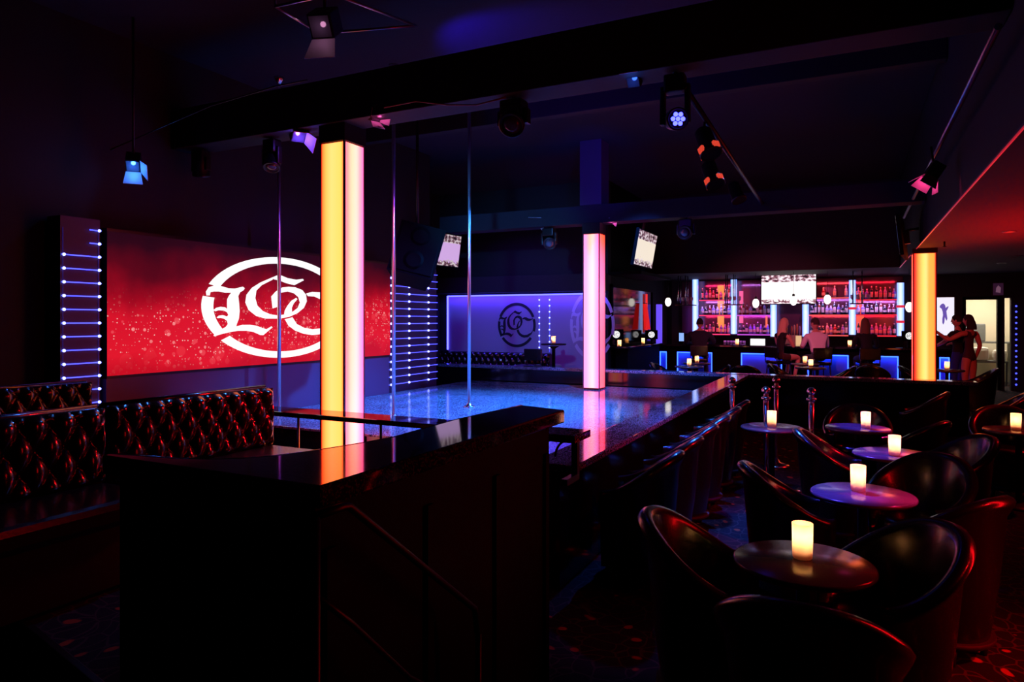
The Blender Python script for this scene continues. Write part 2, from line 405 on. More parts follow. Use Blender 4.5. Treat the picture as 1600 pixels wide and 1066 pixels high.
struct('wall_front', MB().box(-9.0, XR+.2, -2.7, -2.5, 0, 4.75), M['black_paint'])
fr = MB()
for a, b_, z0, z1 in ((DX0-.07, DX0, 0, 2.2), (DX1, DX1+.07, 0, 2.2)): fr.box(a, b_, YB-.03, YB+.02, z0, z1)
fr.box(DX0-.07, DX1+.07, YB-.03, YB+.02, 2.13, 2.2)
o = struct('door_1', fr, M['wood_dark'])
# lit store room through the doorway
struct('wall_back_room', MB().box(1.7, 4.2, 22.2, 22.35, 0, 2.8).box(1.6, 1.7, YB+.15, 22.35, 0, 2.8).box(4.2, 4.3, YB+.15, 22.35, 0, 2.8)
       .box(1.6, 4.3, YB+.15, 22.35, 2.7, 2.8), M['beige_wall'])
area('store_room_light', (3.0, 21.0, 2.66), (3.0, 21.0, 0), (255, 242, 222), 60, 1.0, 0.6)
# beams
struct('trim_1', MB().box(XL, 0.87, 5.1, 5.42, 3.55, 3.98, r=.01), M['black_paint'])
struct('trim_2', MB().box(XL, 0.87, 10.62, 10.95, 3.24, 3.54, r=.01), M['ceiling_paint'])
struct('trim_3', MB().box(XL, 0.87, 8.3, 8.45, 4.35, 4.6, r=.01), M['black_paint'])
# header over the lounge and ledge at the bar corner
struct('trim_4', MB().box(-8.8, -4.6, 13.4, 13.75, 2.26, 2.62, r=.01), M['ceiling_paint'])
struct('trim_5', MB().box(-4.62, -3.9, 13.75, 16.3, 2.60, 2.66), M['wood_dark'])

# ------------------------------------------------------------------ logo outline (unit circle, u right, v up)
def ring(a0, a1, r0=0.875, r1=1.0, n=26):
    a0, a1 = math.radians(a0), math.radians(a1)
    out = [(r1*math.cos(a0+(a1-a0)*i/n), r1*math.sin(a0+(a1-a0)*i/n)) for i in range(n+1)]
    inn = [(r0*math.cos(a0+(a1-a0)*i/n), r0*math.sin(a0+(a1-a0)*i/n)) for i in range(n+1)]
    return out+inn[::-1]
_L = [(100,425),(95,390),(120,350),(170,333),(230,338),(300,358),(360,362),(435,345),(453,358),(440,378),(410,395),(392,430),(400,500),(405,570),(398,640),(378,690),(372,712),(430,698),(500,697),(560,705),(610,725),(655,738),(700,712),(710,720),(625,792),(600,792),(540,765),(470,752),(390,752),(300,768),(230,785),(172,803),(165,795),(230,745),(280,715),(298,690),(290,660),(265,642),(230,632),(205,635),(195,628),(215,612),(250,608),(290,620),(303,605),(290,580),(260,565),(210,562),(180,572),(165,560),(190,540),(230,530),(270,535),(292,552),(290,500),(292,460),(310,425),(330,400),(270,400),(215,388),(165,388),(135,395),(128,425)]
_G = [(765,235),(700,262),(600,305),(520,355),(470,420),(460,490),(490,560),(560,615),(650,640),(760,640),(860,625),(940,590),(1000,540),(1027,480),(1020,420),(985,375),(920,350),(860,345),(800,352),(740,390),(700,435),(712,545),(760,530),(755,445),(790,400),(850,388),(910,405),(950,440),(965,490),(945,540),(900,575),(830,600),(760,610),(690,600),(620,570),(570,520),(550,450),(560,380),(610,330),(705,282)]
_G2 = [(722,266),(770,232),(850,265),(930,280),(990,272),(1000,285),(912,330),(840,312),(770,285),(725,276)]
_G3 = [(930,448),(940,460),(905,500),(888,540),(890,580),(820,600),(825,565),(850,520),(885,475)]
_C1 = [(1022,408),(1080,392),(1150,396),(1230,425),(1300,432),(1350,418),(1340,440),(1250,470),(1170,468),(1100,435),(1040,432)]
_C2 = [(826,645),(895,628),(935,690),(1000,724),(1080,738),(1180,728),(1290,688),(1362,630),(1300,720),(1200,778),(1080,792),(1000,780),(920,750),(860,705)]
XW = -6.52                                       # face of the video wall
def crop_to_wall(cx, cy_):
    px, py = 305+cx/5.924, 390+cy_/5.922
    y, d = at_x(px, XW); return y, zz(py, d)
yl = crop_to_wall(52, 540)[0]; yr = at_x(545, XW)[0]
YC, RY = (yl+yr)/2, (yr-yl)/2
zt = crop_to_wall(690, 62)[1]; zb = crop_to_wall(735, 1005)[1]
ZC, RZ = (zt+zb)/2, (zt-zb)/2
def norm(poly): return [((y-YC)/RY, (z-ZC)/RZ) for y, z in (crop_to_wall(*p) for p in poly)]
LOGO = [norm(p) for p in (_L, _G, _G2, _G3, _C1, _C2)]
for q in (0,): pass
LOGO += [ring(22, 157), ring(-17, 16, n=8), ring(218, 323), ring(170, 211, n=10)]
def logo_mesh(m, ru, rv, t=0.006, first=None):
    b = MB()
    for p in LOGO: b.prism([(u*ru, v*rv) for u, v in p], 0, t)
    return b                                    # lies in local xy, proud along +z

# ------------------------------------------------------------------ video wall
LY0, LY1, LZ0, LZ1 = 4.2, 8.75, 1.10, 2.52
vw = thing('video_wall', 'large LED video wall glowing red with white circular monogram behind the stage', 'screen', (XL+.04, LY0, 0))
FACE = XW-(XL+.04)
L = LY1-LY0
MB().box(0, L, 0, FACE-.01, LZ0-.03, LZ1+.03).build('housing', M['black_metal'], vw, (FACE-.01, 0, 0), (0, 0, PI/2))
# picture: local x runs along the wall, z up
MB().box(0, L, -0.004, 0.006, 0, LZ1-LZ0).build('picture_panel', led_picture(L, LZ1-LZ0), vw, (FACE, 0, LZ0), (0, 0, PI/2))
b = logo_mesh(None, RY, RZ)
b.build('monogram', M['logo_glow'], vw, (FACE+.005, YC-LY0, ZC), (PI/2, 0, PI/2))
MB().box(0, FACE-.02, 0, L, 0.45, LZ0-.03).build('plinth_panel', M['panel_purple'], vw)

# ladders of LED strips either side of the video wall
def ladder(label, y0, y1, z0, n, pitch, cols, short=0, xo=.075):
    t = thing('light_ladder', label, 'light panel', (XL+.04, y0, 0), 0, 'ladders of blue LED strips beside the video wall')
    H = z0+n*pitch
    MB().box(0, xo-.02, 0, y1-y0, 0.45, H-.02).build('back_panel', M['ladder_panel'], t)
    me = MB().tube([(0, 0.0, 0), (0, y1-y0, 0)], 0.006, 6).mesh('tube', M['led_white_blue'])
    ms = MB().tube([(0, (y1-y0)*.7, 0), (0, y1-y0, 0)], 0.006, 6).mesh('tube', M['led_white_blue'])
    md = MB().sphere((0, 0, 0), (0.016, 0.03, 0.018), 8, 6).mesh('node', M['led_node'])
    mv = MB().tube([(0, 0, 0.52), (0, 0, H-pitch)], 0.002, 5).mesh('wire', M['led_wire'])
    for c in cols: put('wire', mv, t, (xo-.015, c, 0))
    for k in range(n):
        put('tube', ms if k >= n-short else me, t, (xo, 0, z0+k*pitch))
        for c in (cols[-1:] if k >= n-short else cols): put('node', md, t, (xo+.003, c, z0+k*pitch)).scale = (1, .5 if short else 1, .8 if short else 1)
    return t
ladder('tall ladder of blue LED strips right of the red video wall', 8.80, at_x(683, XL+.11)[0], 0.60, 16, 0.1235, (0.02, 0.2, 0.70, 1.28))
ya, yb = at_x(96, XL+.265)[0], at_x(158, XL+.265)[0]
ladder('short ladder of blue LED strips left of the red video wall', ya, yb, 0.855, 14, 0.1275, (0.02, yb-ya-.02), 2, .225)

# ------------------------------------------------------------------ stage with its drink rails
sg = thing('stage', 'low glossy speckled granite stage with drink rail, lit blue', 'stage', (0, 0, 0))
MB().box(-6.52, -1.78, 5.5, 11.28, 0.0, 0.5, r=.01).box(-3.2, -1.78, 4.35, 5.5, 0.0, 0.5).build('deck', M['stage_deck'], sg)
MB().box(-6.5, -3.2, 5.46, 5.5, 0.0, 0.485).build('front_skirt', M['black_gloss'], sg)
MB().box(-6.6, -1.9, 4.79, 5.09, 0.735, 0.78, r=.008).build('front_rail_top', M['granite_top'], sg)
MB().box(-1.77, -1.48, 3.8, 11.28, 0.735, 0.78, r=.008).build('side_rail_top', M['granite_rail'], sg)
MB().box(-1.72, -1.6, 3.85, 11.25, 0.0, 0.735).build('side_rail_panel', M['black_gloss'], sg)
for x in (-6.0, -5.4, -4.77, -3.79, -2.8):
    MB().tube([(x, 4.95, 0.0), (x, 4.95, 0.735)], 0.012, 8).build('rail_post', M['steel'], sg)

# half wall behind the stage
hw = thing('half_wall', 'long speckled granite topped half wall between stage and bar tables', 'half wall', (0, 0, 0))
MB().box(-8.75, 1.55, 11.32, 11.62, 0.735, 0.785, r=.012).build('granite_ledge', M['granite_rail'], hw)
MB().box(-8.7, 1.45, 11.4, 11.55, 0, 0.735).build('panel', M['black_gloss'], hw)

# ------------------------------------------------------------------ glowing pillars
def pillar(label, x0, y0, s, z0, z1, faces, cap_top, up=None):
    t = thing('light_pillar', label, 'pillar', (x0+s/2, y0+s/2, z0), 0, None)
    h = z1-z0; q = s/2
    MB().box(-q+.02, q-.02, -q+.02, q-.02, 0, h).build('core', M['black_paint'], t)
    w_ = s-.03
    for k, stops in enumerate(faces):                        # -Y, +X, +Y, -X
        MB().box(-w_/2, w_/2, 0, .012, .03, h-.01).build('diffuser_panel', tube_light('pillar_glow', stops, w_, 1.05, (4.0, 1, 1)), t,
            [(0, -q+.002, 0), (q-.002, 0, 0), (0, q-.002, 0), (-q+.002, 0, 0)][k], (0, 0, k*PI/2))
    for cx, cy_ in ((-1, -1), (1, -1), (1, 1), (-1, 1)):
        MB().box(cx*(q-.006)-.009, cx*(q-.006)+.009, cy_*(q-.006)-.009, cy_*(q-.006)+.009, 0, h).build('corner_trim', M['steel'], t)
    MB().box(-q-.012, q+.012, -q-.012, q+.012, h, cap_top-z0, r=.004).build('cap', up or M['black_paint'], t)
    return t
Y1 = [(0.0, (255, 70, 30)), (0.05, (255, 150, 60)), (0.2, (255, 205, 95)), (0.45, (255, 232, 130)), (0.9, (255, 226, 105)), (1.0, (255, 140, 60))]
PK1 = [(0.0, (255, 150, 200)), (0.1, (255, 160, 160)), (0.35, (255, 235, 190)), (0.6, (255, 240, 215)), (0.85, (255, 175, 200)), (1.0, (240, 130, 220))]
PK2 = [(0.0, (255, 175, 245)), (0.15, (255, 170, 215)), (0.4, (255, 215, 165)), (0.6, (255, 232, 205)), (0.85, (255, 170, 215)), (1.0, (255, 150, 225))]
OR2 = [(0.0, (255, 120, 110)), (0.3, (255, 120, 80)), (1.0, (255, 100, 50))]
Y3 = [(0.0, (255, 40, 40)), (0.08, (255, 90, 50)), (0.2, (255, 170, 70)), (0.42, (255, 238, 120)), (0.55, (255, 240, 140)), (0.7, (255, 190, 80)), (0.93, (255, 180, 70)), (1.0, (255, 60, 30))]
P1S = .30; P1X = at_y(538, 5.15)[0]-P1S
pillar('glowing yellow and pink square pillar in front of the video wall', P1X, 5.15, P1S, 0.0, 3.38, (Y1, PK1, OR2, OR2), 3.6)
P2X = at_y(911, 10.62)[0]
pillar('glowing pink square pillar standing on the far part of the stage', P2X, 10.62, .285, 0.5, 3.07, (PK2, OR2, PK2, PK2), 3.24)
P3X = at_y(1427, 12.2)[0]
pillar('glowing amber square pillar behind the half wall at the bar', P3X, 12.2, .31, 0.0, 2.68, (Y3, OR2, Y3, OR2), 2.75)
struct('trim_6', MB().box(P2X-.04, P2X+.33, 10.58, 10.96, 3.54, 4.6), M['column_paint'])

# ------------------------------------------------------------------ dance poles
for i, (px, d) in enumerate(((436, 8.3), (615, 7.9), (733, 9.0))):
    x, y = _w((px-800)/FPX*d, d)
    lab = ('chrome dance pole left of the yellow pillar, across the monogram', 'chrome dance pole just right of the yellow pillar',
           'chrome dance pole standing alone mid stage')[i]
    t = thing('dance_pole', lab, 'pole', (x, y, .5), 0, 'chrome dance poles on the stage')
    MB().tube([(0, 0, 0), (0, 0, 4.1)], .0215, 14).build('pole', M['pole_chrome'], t)
    MB().lathe([(.075, 0), (.075, .012), (.06, .02), (.034, .026), (.03, .05), (.022, .055)], 20).build('base_flange', M['chrome'], t)
    MB().lathe([(.022, 4.02), (.05, 4.07), (.06, 4.1)], 16).build('ceiling_flange', M['chrome'], t)

# ------------------------------------------------------------------ VIP booth: counter, platform, sofas
pf = MB().prism([(-6.5, 1.96), (-3.9, 1.96), (-2.71, 1.70), (-1.72, 1.46), (-1.35, 1.4), (-1.35, 2.5), (-1.85, 3.7), (-1.85, 4.7), (-6.5, 4.7)], 0, .2)
struct('floor', pf, M['carpet'])
t = thing('step_nosing', 'thin metal edge strip along the booth step at lower left', 'edge strip', (-3.9, 1.955, .2), math.atan2(-.28, 1.3))
MB().box(0, 1.33, -.012, .02, -.02, .006, r=.004).build('strip', M['black_metal'], t)

HC = 1.30
ct = thing('booth_counter', 'black polished granite counter wrapping the booth, reflecting the pillar', 'counter', (0, 0, 0))
inner = [at_h(px, py, HC) for px, py in ((815, 633), (710, 656), (614, 683), (560, 693), (510, 701), (470, 707), (430, 712), (380, 716), (330, 718), (270, 716), (215, 712), (172, 709))]
outer = [at_h(px, py, HC) for px, py in ((888, 641), (500, 760))]
XO, YO, YE = outer[1][0], outer[1][1], outer[0][1]
XE = inner[-1][0]
poly = [(XO, YE), (XO, YO), (XE, YO)]+inner[::-1]
cb = MB().prism(poly, HC-.05, HC).build('granite_top', M['granite_top'], ct)
md_ = cb.modifiers.new('b', 'BEVEL'); md_.width = .006; md_.segments = 2; md_.limit_method = 'ANGLE'
XB = XO-.05
MB().prism([(XB, YE-.04), (XB, YO+.04), (XE+.03, YO+.03), (inner[8][0], YO+.06), (inner[4][0], YO+.25), (inner[0][0]+.03, YE-.04)], 0, HC-.05).build('front_panel', M['wood_dark'], ct)
for k in range(4): 
    yy = YO+.08+k*(YE-YO-.16)/3
    MB().box(XB-.005, XB+.012, yy-.015, yy+.015, .02, HC-.16).build('panel_stile', M['wood_dark'], ct)
MB().tube([(x-.004, y+.008, HC-.012) for x, y in inner], .012, 8).build('padded_roll', M['leather'], ct)

HL = 1.20
lc4 = [at_h(px, py, HL) for px, py in ((835, 668), (918, 671), (893, 684), (815, 680))]
lx0, lx1 = min(p[0] for p in lc4), max(p[0] for p in lc4); ly0, ly1 = YE+.005, max(p[1] for p in lc4)
ld = thing('drink_ledge', 'small granite ledge on a curved bracket at the counter end', 'shelf', ((lx0+lx1)/2, (ly0+ly1)/2, HL))
wx, wy = (lx1-lx0)/2, (ly1-ly0)/2
MB().box(-wx, wx, -wy, wy, -.03, 0, r=.004).build('ledge_top', M['granite_rail'], ld)
MB().box(wx-.045, wx-.02, -.012, .012, -.19, -.03).box(wx-.045, wx-.02, -wy-.03, -.012, -.19, -.165).build('upright', M['black_metal'], ld)
MB().tube([(wx-.045-.075*math.sin(a), 0, -.105+.075*math.cos(a)) for a in [-.2+i*PI/2/8 for i in range(10)]], .005, 6).build('brace', M['black_metal'], ld)

def hp(px, py): 
    y, d = at_x(px, XO+.04); return (0, y-YO, zz(py, d))
hr = thing('stair_handrail', 'dark sloping stair handrail in front of the booth counter', 'handrail', (XO+.04, YO, 0))
A_, B_ = hp(545, 791), hp(742, 952)
MB().tube([(0, A_[1]-.1, A_[2]+.004), (0, A_[1]-.02, A_[2]+.003), A_, B_, (0, B_[1]+.02, B_[2]-.1)], .009, 10).build('top_rail', M['black_metal'], hr)
MB().tube([(0, B_[1]+.02, 0), (0, B_[1]+.02, B_[2]-.08)], .009, 10).build('newel_post', M['black_metal'], hr)
MB().tube([(0, A_[1]-.1, 0), (0, A_[1]-.1, A_[2]+.004)], .009, 10).build('newel_post', M['black_metal'], hr)
C_, D_ = hp(550, 975), hp(640, 1060)
MB().tube([(0, A_[1]-.1, C_[2]+.1), C_, D_, (0, B_[1]+.02, D_[2]-(B_[1]+.02-D_[1])*.75)], .007, 8).build('lower_rail', M['black_metal'], hr)

def tufted(W, H, px_=.155, pz=.125, dep=.05):
    # back cushion in local x (along), z (up), bulging to -y; deep buttoned diamonds
    nu, nv = int(W/.0125), int(H/.0125)
    def f(u, v):
        x, z = u*W, v*H
        p, q = PI*(x/px_+z/(2*pz)), PI*(x/px_-z/(2*pz))
        h = (abs(math.sin(p))*abs(math.sin(q)))**.42
        edge = min(1, min(x, W-x)/.03+.1)*min(1, min(z, H-z)/.03+.1)
        return (x, -.02-dep*h*min(1, edge), z)
    b = MB().grid(f, nu, nv)
    return b
def buttons(W, H, px_=.155, pz=.125):
    out = []
    for j in range(1, int(H/pz)+1):
        for i in range(-1, int(W/px_)+2):
            x = (i+(0.5 if j % 2 else 0))*px_
            if .03 < x < W-.03 and .03 < j*pz < H-.03: out.append((x, j*pz))
    return out
BTN = MB().sphere((0, 0, 0), (.012, .008, .012), 8, 5).mesh('button', M['vinyl'])
def sofa(label, origin, rz, W, H, zseat, depth, base=0.2, px_=.155, pz=.125):
    t = thing('tufted_sofa', label, 'sofa', (origin[0], origin[1], base), rz, 'tufted black vinyl sofas')
    zb_ = zseat-base
    MB().box(0, W, .0, .14, .02, zb_+H, r=.02).build('back_frame', M['vinyl'], t)
    tufted(W, H, px_, pz).build('tufted_back', M['vinyl'], t, (0, 0, zb_))
    for x, z in buttons(W, H, px_, pz): put('button', BTN, t, (x, -.024, zb_+z))
    MB().box(.0, W, -depth, -.01, zb_-.14, zb_, r=.04).build('seat_cushion', M['leather'], t)
    MB().box(.02, W-.02, -depth+.05, 0, .02, zb_-.14).build('plinth', M['black_paint'], t)
    MB().tube([(.0, .07, zb_+H), (W, .07, zb_+H)], .018, 8).build('top_roll', M['vinyl'], t)
    return t
# facing +X : local -y -> +X  => rz = +90deg, local x -> +Y
sofa('tufted black sofa catching red light beside the booth counter', (-4.08, 2.63), PI/2, 1.31, .44, .68, .55)
sofa('tufted black sofa at the left edge, nearest to the camera', (-4.05, 1.25), PI/2, 1.33, .44, .68, .55)
sofa('tufted black sofa in the far left row under the short light ladder', (-5.82, 2.0), PI/2, 1.6, .44, .68, .55)
sofa('long low tufted sofa under the grey wall monogram', (-8.5, 13.28), 0, 2.75, .42, .5, .5, base=0.0, px_=.15, pz=.12)
# back of a lounge chair in front of that sofa
# ------------------------------------------------------------------ tub chairs, cocktail tables, candles
def tub_chair():
    t = thing('tub_chair', '', 'chair', (0, 0, 0))
    R, ARM = .262, .19
    Lb = PI*R/2; LT = Lb+ARM
    def plan(s_):                                  # s_ in -1..1 along the shell, 0 at the middle of the back
        q = abs(s_)*LT; sg_ = 1 if s_ >= 0 else -1
        if q <= Lb:
            a = q/R; return Vector((sg_*R*math.sin(a), -R*math.cos(a), 0)), Vector((sg_*math.sin(a), -math.cos(a), 0))
        e = (q-Lb); return Vector((sg_*(R-.25*e*e/ARM), e, 0)), Vector((sg_*1.0, .12*e/ARM, 0)).normalized()
    def rim(s_): return .58+.245*(math.cos(min(1, abs(s_)**1.15)*PI)*.5+.5)
    def f(u, v):
        s_ = u*2-1; p, n = plan(s_); h = rim(s_); end = smooth01((1-abs(s_))/.08)
        prof = [(-.065, .09), (-.05, .20), (-.025, .38), (.004, h-.10), (.03, h-.05), (.04, h-.022), (.028, h-.004), (.004, h+.004), (-.02, h-.008),
                (-.032, h-.035), (-.042, h-.09), (-.062, h-.17), (-.075, .44), (-.08, .36)]
        x = v*(len(prof)-1); i = min(int(x), len(prof)-2); fr_ = x-i
        o_ = prof[i][0]*(1-fr_)+prof[i+1][0]*fr_; z = prof[i][1]*(1-fr_)+prof[i+1][1]*fr_
        mid = -.028
        o_ = mid+(o_-mid)*(.25+.75*end)
        return p+n*o_+Vector((0, 0, z))
    MB().grid(f, 56, 13).build('shell', M['leather'], t)
    sc_ = []
    for i in range(28):
        a = 2*PI*i/28; x, y = .215*math.cos(a), .215*math.sin(a)
        sc_.append((x*1.0, y if y < 0 else y*1.02))
    b = MB()
    prof = [(.9, .33), (1.0, .35), (1.02, .41), (.98, .445), (.85, .46), (.4, .468), (.001, .47)]
    b.lathe([(.205*r, z) for r, z in prof], 28)
    b.build('seat', M['leather'], t, (0, .0, 0))
    MB().grid(lambda u, v: ((u-.5)*.40, .165+.02*math.cos((u-.5)*PI), .1+v*.26), 8, 4).box(-.19, .19, .12, .165, .1, .36).build('front_panel', M['leather'], t)
    MB().lathe([(.2, .08), (.225, .1), (.225, .12)], 24).build('base', M['black_paint'], t)
    lm = MB().lathe([(.014, 0), (.016, .01), (.024, .1)], 10).mesh('leg', M['black_metal'])
    for a in (45, 135, 225, 315): put('leg', lm, t, (.18*math.cos(math.radians(a)), .18*math.sin(math.radians(a)), 0))
    return t
CH = tub_chair(); ch_used = [False]
def chair(x, y, face, label, group):
    # face: direction the sitter looks, as a vector
    rz = math.atan2(face[1], face[0])-PI/2
    if not ch_used[0]:
        ch_used[0] = True; CH.location = (x, y, 0); CH.rotation_euler = (0, 0, rz); CH['label'] = label; CH['group'] = group; return CH
    return dup(CH, (x, y, 0), rz, label, group)
def cocktail_table():
    t = thing('cocktail_table', '', 'table', (0, 0, 0))
    MB().lathe([(.26, .655), (.268, .66), (.27, .668), (.268, .676), (.262, .68), (.001, .68)], 48).build('table_top', M['table_top'], t)
    MB().lathe([(.16, .64), (.05, .645), (.026, .62), (.026, .03)], 20).build('pedestal', M['black_metal'], t)
    MB().lathe([(.17, 0), (.17, .012), (.1, .025), (.03, .04)], 28).build('base', M['black_metal'], t)
    return t
TB = cocktail_table(); tb_used = [False]
def table(x, y, label):
    g = 'round cocktail tables'
    if not tb_used[0]:
        tb_used[0] = True; TB.location = (x, y, 0); TB['label'] = label; TB['group'] = g; return TB
    return dup(TB, (x, y, 0), 0, label, g)
def candle_proto():
    t = thing('candle', '', 'candle', (0, 0, 0))
    MB().lathe([(.020, .001), (.031, .002), (.0345, .006), (.0355, .02), (.0375, .1445)], 40, rib=.09).build('glass_holder', M['candle_glass'], t)
    MB().lathe([(.030, .008), (.030, .04), (.026, .043), (.001, .041)], 20).build('wax', M['wax'], t)
    MB().lathe([(.001, .068), (.006, .075), (.0075, .084), (.005, .098), (.001, .112)], 10).build('flame', M['flame'], t)
    MB().tube([(0, 0, .041), (0, 0, .072)], .0012, 5).build('wick', M['black_paint'], t)
    l = bpy.data.lights.new('candle_light', 'POINT'); l.color = lin((255, 178, 132)); l.energy = .85; l.shadow_soft_size = .012
    lo = bpy.data.objects.new('candle_light', l); COL.objects.link(lo); lo.parent = t; lo.location = (0, 0, .092)
    return t
CD = candle_proto(); cd_used = [False]
def candle(x, y, z, label):
    g = 'candles in ribbed glass holders'
    if not cd_used[0]:
        cd_used[0] = True; CD.location = (x, y, z); CD['label'] = label; CD['group'] = g; return CD
    return dup(CD, (x, y, z), rnd.random()*6, label, g)

T = [at_h(1255, 877, .68), at_h(1348, 771, .68), at_h(1396, 709, .68), at_h(1340, 668, .68)]
names = ['nearest', 'second nearest', 'third nearest', 'fourth nearest']
for (x, y), n_ in zip(T, names): table(x, y, f'round cocktail table with a candle, {n_} to the camera')
cpx = [(1254, 873), (1341, 767), (1398, 712), (1353, 669)]
for (px, py), n_ in zip(cpx, names):
    x, y = at_h(px, py, .68); candle(x, y, .68, f'lit candle in ribbed glass on the {n_} cocktail table')
G1, G2, G3 = 'tub chairs around the cocktail tables', 'tub chairs along the stage rail', 'tub chairs at the bar side tables'
def around(ti, dx, dy, label):
    x, y = T[ti]; v = Vector((dx, dy)); chair(x+dx, y+dy, (-dx, -dy), label, G1)
around(0, -.36, -.03, 'black tub chair left of the nearest cocktail table')
around(0, .30, .17, 'black tub chair right of the nearest cocktail table, back rim edged red')
chair(-.13, 2.42, (0.06, 1), 'black tub chair in the foreground with its back to the camera', G1)
around(1, -.36, -.09, 'black tub chair left of the second nearest cocktail table')
around(1, .35, -.27, 'black tub chair right of the second table, outer shell glowing red')
around(1, .30, .46, 'black tub chair behind and right of the second nearest table')
around(2, -.38, -.02, 'black tub chair left of the third nearest cocktail table')
around(2, .36, .14, 'black tub chair right of the third nearest cocktail table')
around(3, .0, .36, 'black tub chair behind the fourth nearest table, arched back facing camera')
around(3, .40, -.22, 'black tub chair right of the fourth nearest cocktail table')
for k in range(6):
    chair(-1.245, 4.30+k*.61, (-1, .0), 'black tub chair pulled up to the stage rail, %s in the row' % ('first', 'second', 'third', 'fourth', 'fifth', 'sixth')[k], G2)
x, y = at_h(1206, 667, .68); table(x, y, 'dark cocktail table with a candle beside the chrome stanchion')
candle(x, y, .68, 'lit candle beside the left chrome stanchion')
x, y = at_h(1592, 672, .68); table(x, y, 'cocktail table cut by the right edge of the picture'); candle(x-.02, y, .68, 'lit candle at the right edge of the picture')
chair(x-.02, y+.4, (0, -1), 'tub chair behind the table at the right edge', G1)
chair(x-.6, y+1.9, (-1, .2), 'tub chair with red edges below the amber pillar', G1)
chair(x+.25, y+2.3, (-1, .1), 'tub chair glowing dark red at the right edge near the half wall', G1)

# bar side tables beyond the half wall
for (px, d, lab, both) in ((1077, 12.9, 'front candle left of the seated drinkers', 1), (1089, 13.9, 'rear candle left of the seated drinkers', 0),
                           (1267, 12.6, 'front candle below the white shirt', 1), (1258, 13.7, 'rear candle below the white shirt', 0), (1480, 12.0, 'candle right of the amber pillar', 1)):
    x, y = _w((px-800)/FPX*d, d); z = .68*1.14
    table(x, y, f'cocktail table beyond the half wall, {lab}').scale = (1, 1, 1.14)
    candle(x, y, z, lab)
    if both:
        chair(x-.46, y-.02, (1, -.1), f'tub chair left of the {lab}', G3)
        chair(x+.46, y-.05, (-1, .0), f'tub chair right of the {lab}', G3)
x, y = _w((1364-800)/FPX*12.6, 12.6); chair(x, y, (0.2, 1), 'tub chair left of the amber pillar beyond the half wall', G3)
x, y = _w((1166-800)/FPX*12.6, 12.6); chair(x, y, (0, 1), 'tub chair below the blonde hair beyond the half wall', G3)

# high table by the lounge wall
x, d = at_y(865, 12.45)
t = thing('high_table', 'tall round bar table in front of the lounge wall', 'table', (x, 12.45, 0))
ht = zz(537, d)
MB().lathe([(.24, ht-.03), (.25, ht-.02), (.25, ht-.005), (.245, ht), (.001, ht)], 32).build('table_top', M['black_paint'], t)
MB().lathe([(.12, ht-.05), (.035, ht-.1), (.035, .03)], 16).build('pedestal', M['black_metal'], t)
MB().lathe([(.22, 0), (.22, .015), (.04, .04)], 24).build('base', M['black_metal'], t)
candle(x, 12.45, ht, 'candle on the tall table by the lounge wall')

# ------------------------------------------------------------------ stanchions
for k, (px, d, lab) in enumerate(((1197, 6.6, 'left chrome ball top stanchion behind the cocktail tables'), (1268, 6.5, 'right chrome ball top stanchion behind the cocktail tables'),
                                  (1144, 7.7, 'far left chrome stanchion by the half wall'), (1213, 7.7, 'far right chrome stanchion by the half wall'))):
    x, y = _w((px-800)/FPX*d, d)
    t = thing('stanchion', lab, 'stanchion', (x, y, 0), 0, 'chrome ball top stanchions')
    MB().tube([(0, 0, .03), (0, 0, .93)], .024, 14).build('post', M['chrome'], t)
    MB().lathe([(.15, 0), (.15, .015), (.12, .035), (.04, .05), (.026, .08)], 24).build('base', M['chrome'], t)
    MB().lathe([(.024, .87), (.045, .88), (.045, .90), (.024, .91)], 18).build('collar', M['chrome'], t)
    MB().sphere((0, 0, .965), .042, 18, 12).build('ball_top', M['chrome'], t)

# ------------------------------------------------------------------ lounge wall
x0 = at_y(700, 13.7)[0]; x1 = -4.66
zt_ = zz(461, at_y(800, 13.7)[1])
area('lounge_led', ((x0+x1)/2, 13.6, zt_-.03), ((x0+x1)/2, 13.72, 1.2), (80, 50, 255), 26, x1-x0, .04)
lw = thing('lounge_panel', 'pale purple lit wall panel with blue LED border', 'wall panel', (x0, 13.74, 0))
MB().box(0, x1-x0, -.03, 0, .4, zt_).build('panel', M['lounge_wall'], lw)
MB().box(0, x1-x0, -.06, -.035, zt_-.02, zt_+.01).build('led_strip', M['led_border'], lw)
MB().box(-.02, .01, -.06, -.035, .95, zt_).build('led_strip', M['led_border'], lw)
nd = MB().sphere((0, 0, 0), .016, 8, 6).mesh('led_node', M['led_node'])
for px in (842, 858):
    xx = at_y(px, 13.68)[0]
    MB().tube([(xx-x0, -.034, .95), (xx-x0, -.034, zt_-.05)], .004, 5).build('led_wire', M['led_blue'], lw)
    for k in range(9): put('led_node', nd, lw, (xx-x0, -.04, zt_-.12-k*.131))
xc, dc = at_y(807, 13.70)
lg = logo_mesh(None, .47, .50).build('circular_monogram', M['logo_dark'], None, (xc, 13.709, zz(508, dc)), (PI/2, 0, 0))
tag(lg, 'dark circular monogram on the pale purple lounge wall', 'sign')
xc, dc = at_y(925, 13.70)
lg = logo_mesh(None, .5, .74).build('circular_monogram', M['logo_pale'], None, (xc, 13.709, zz(508, dc)), (PI/2, 0, 0))
tag(lg, 'pale circular monogram on the lounge wall, half behind the pink pillar', 'sign')

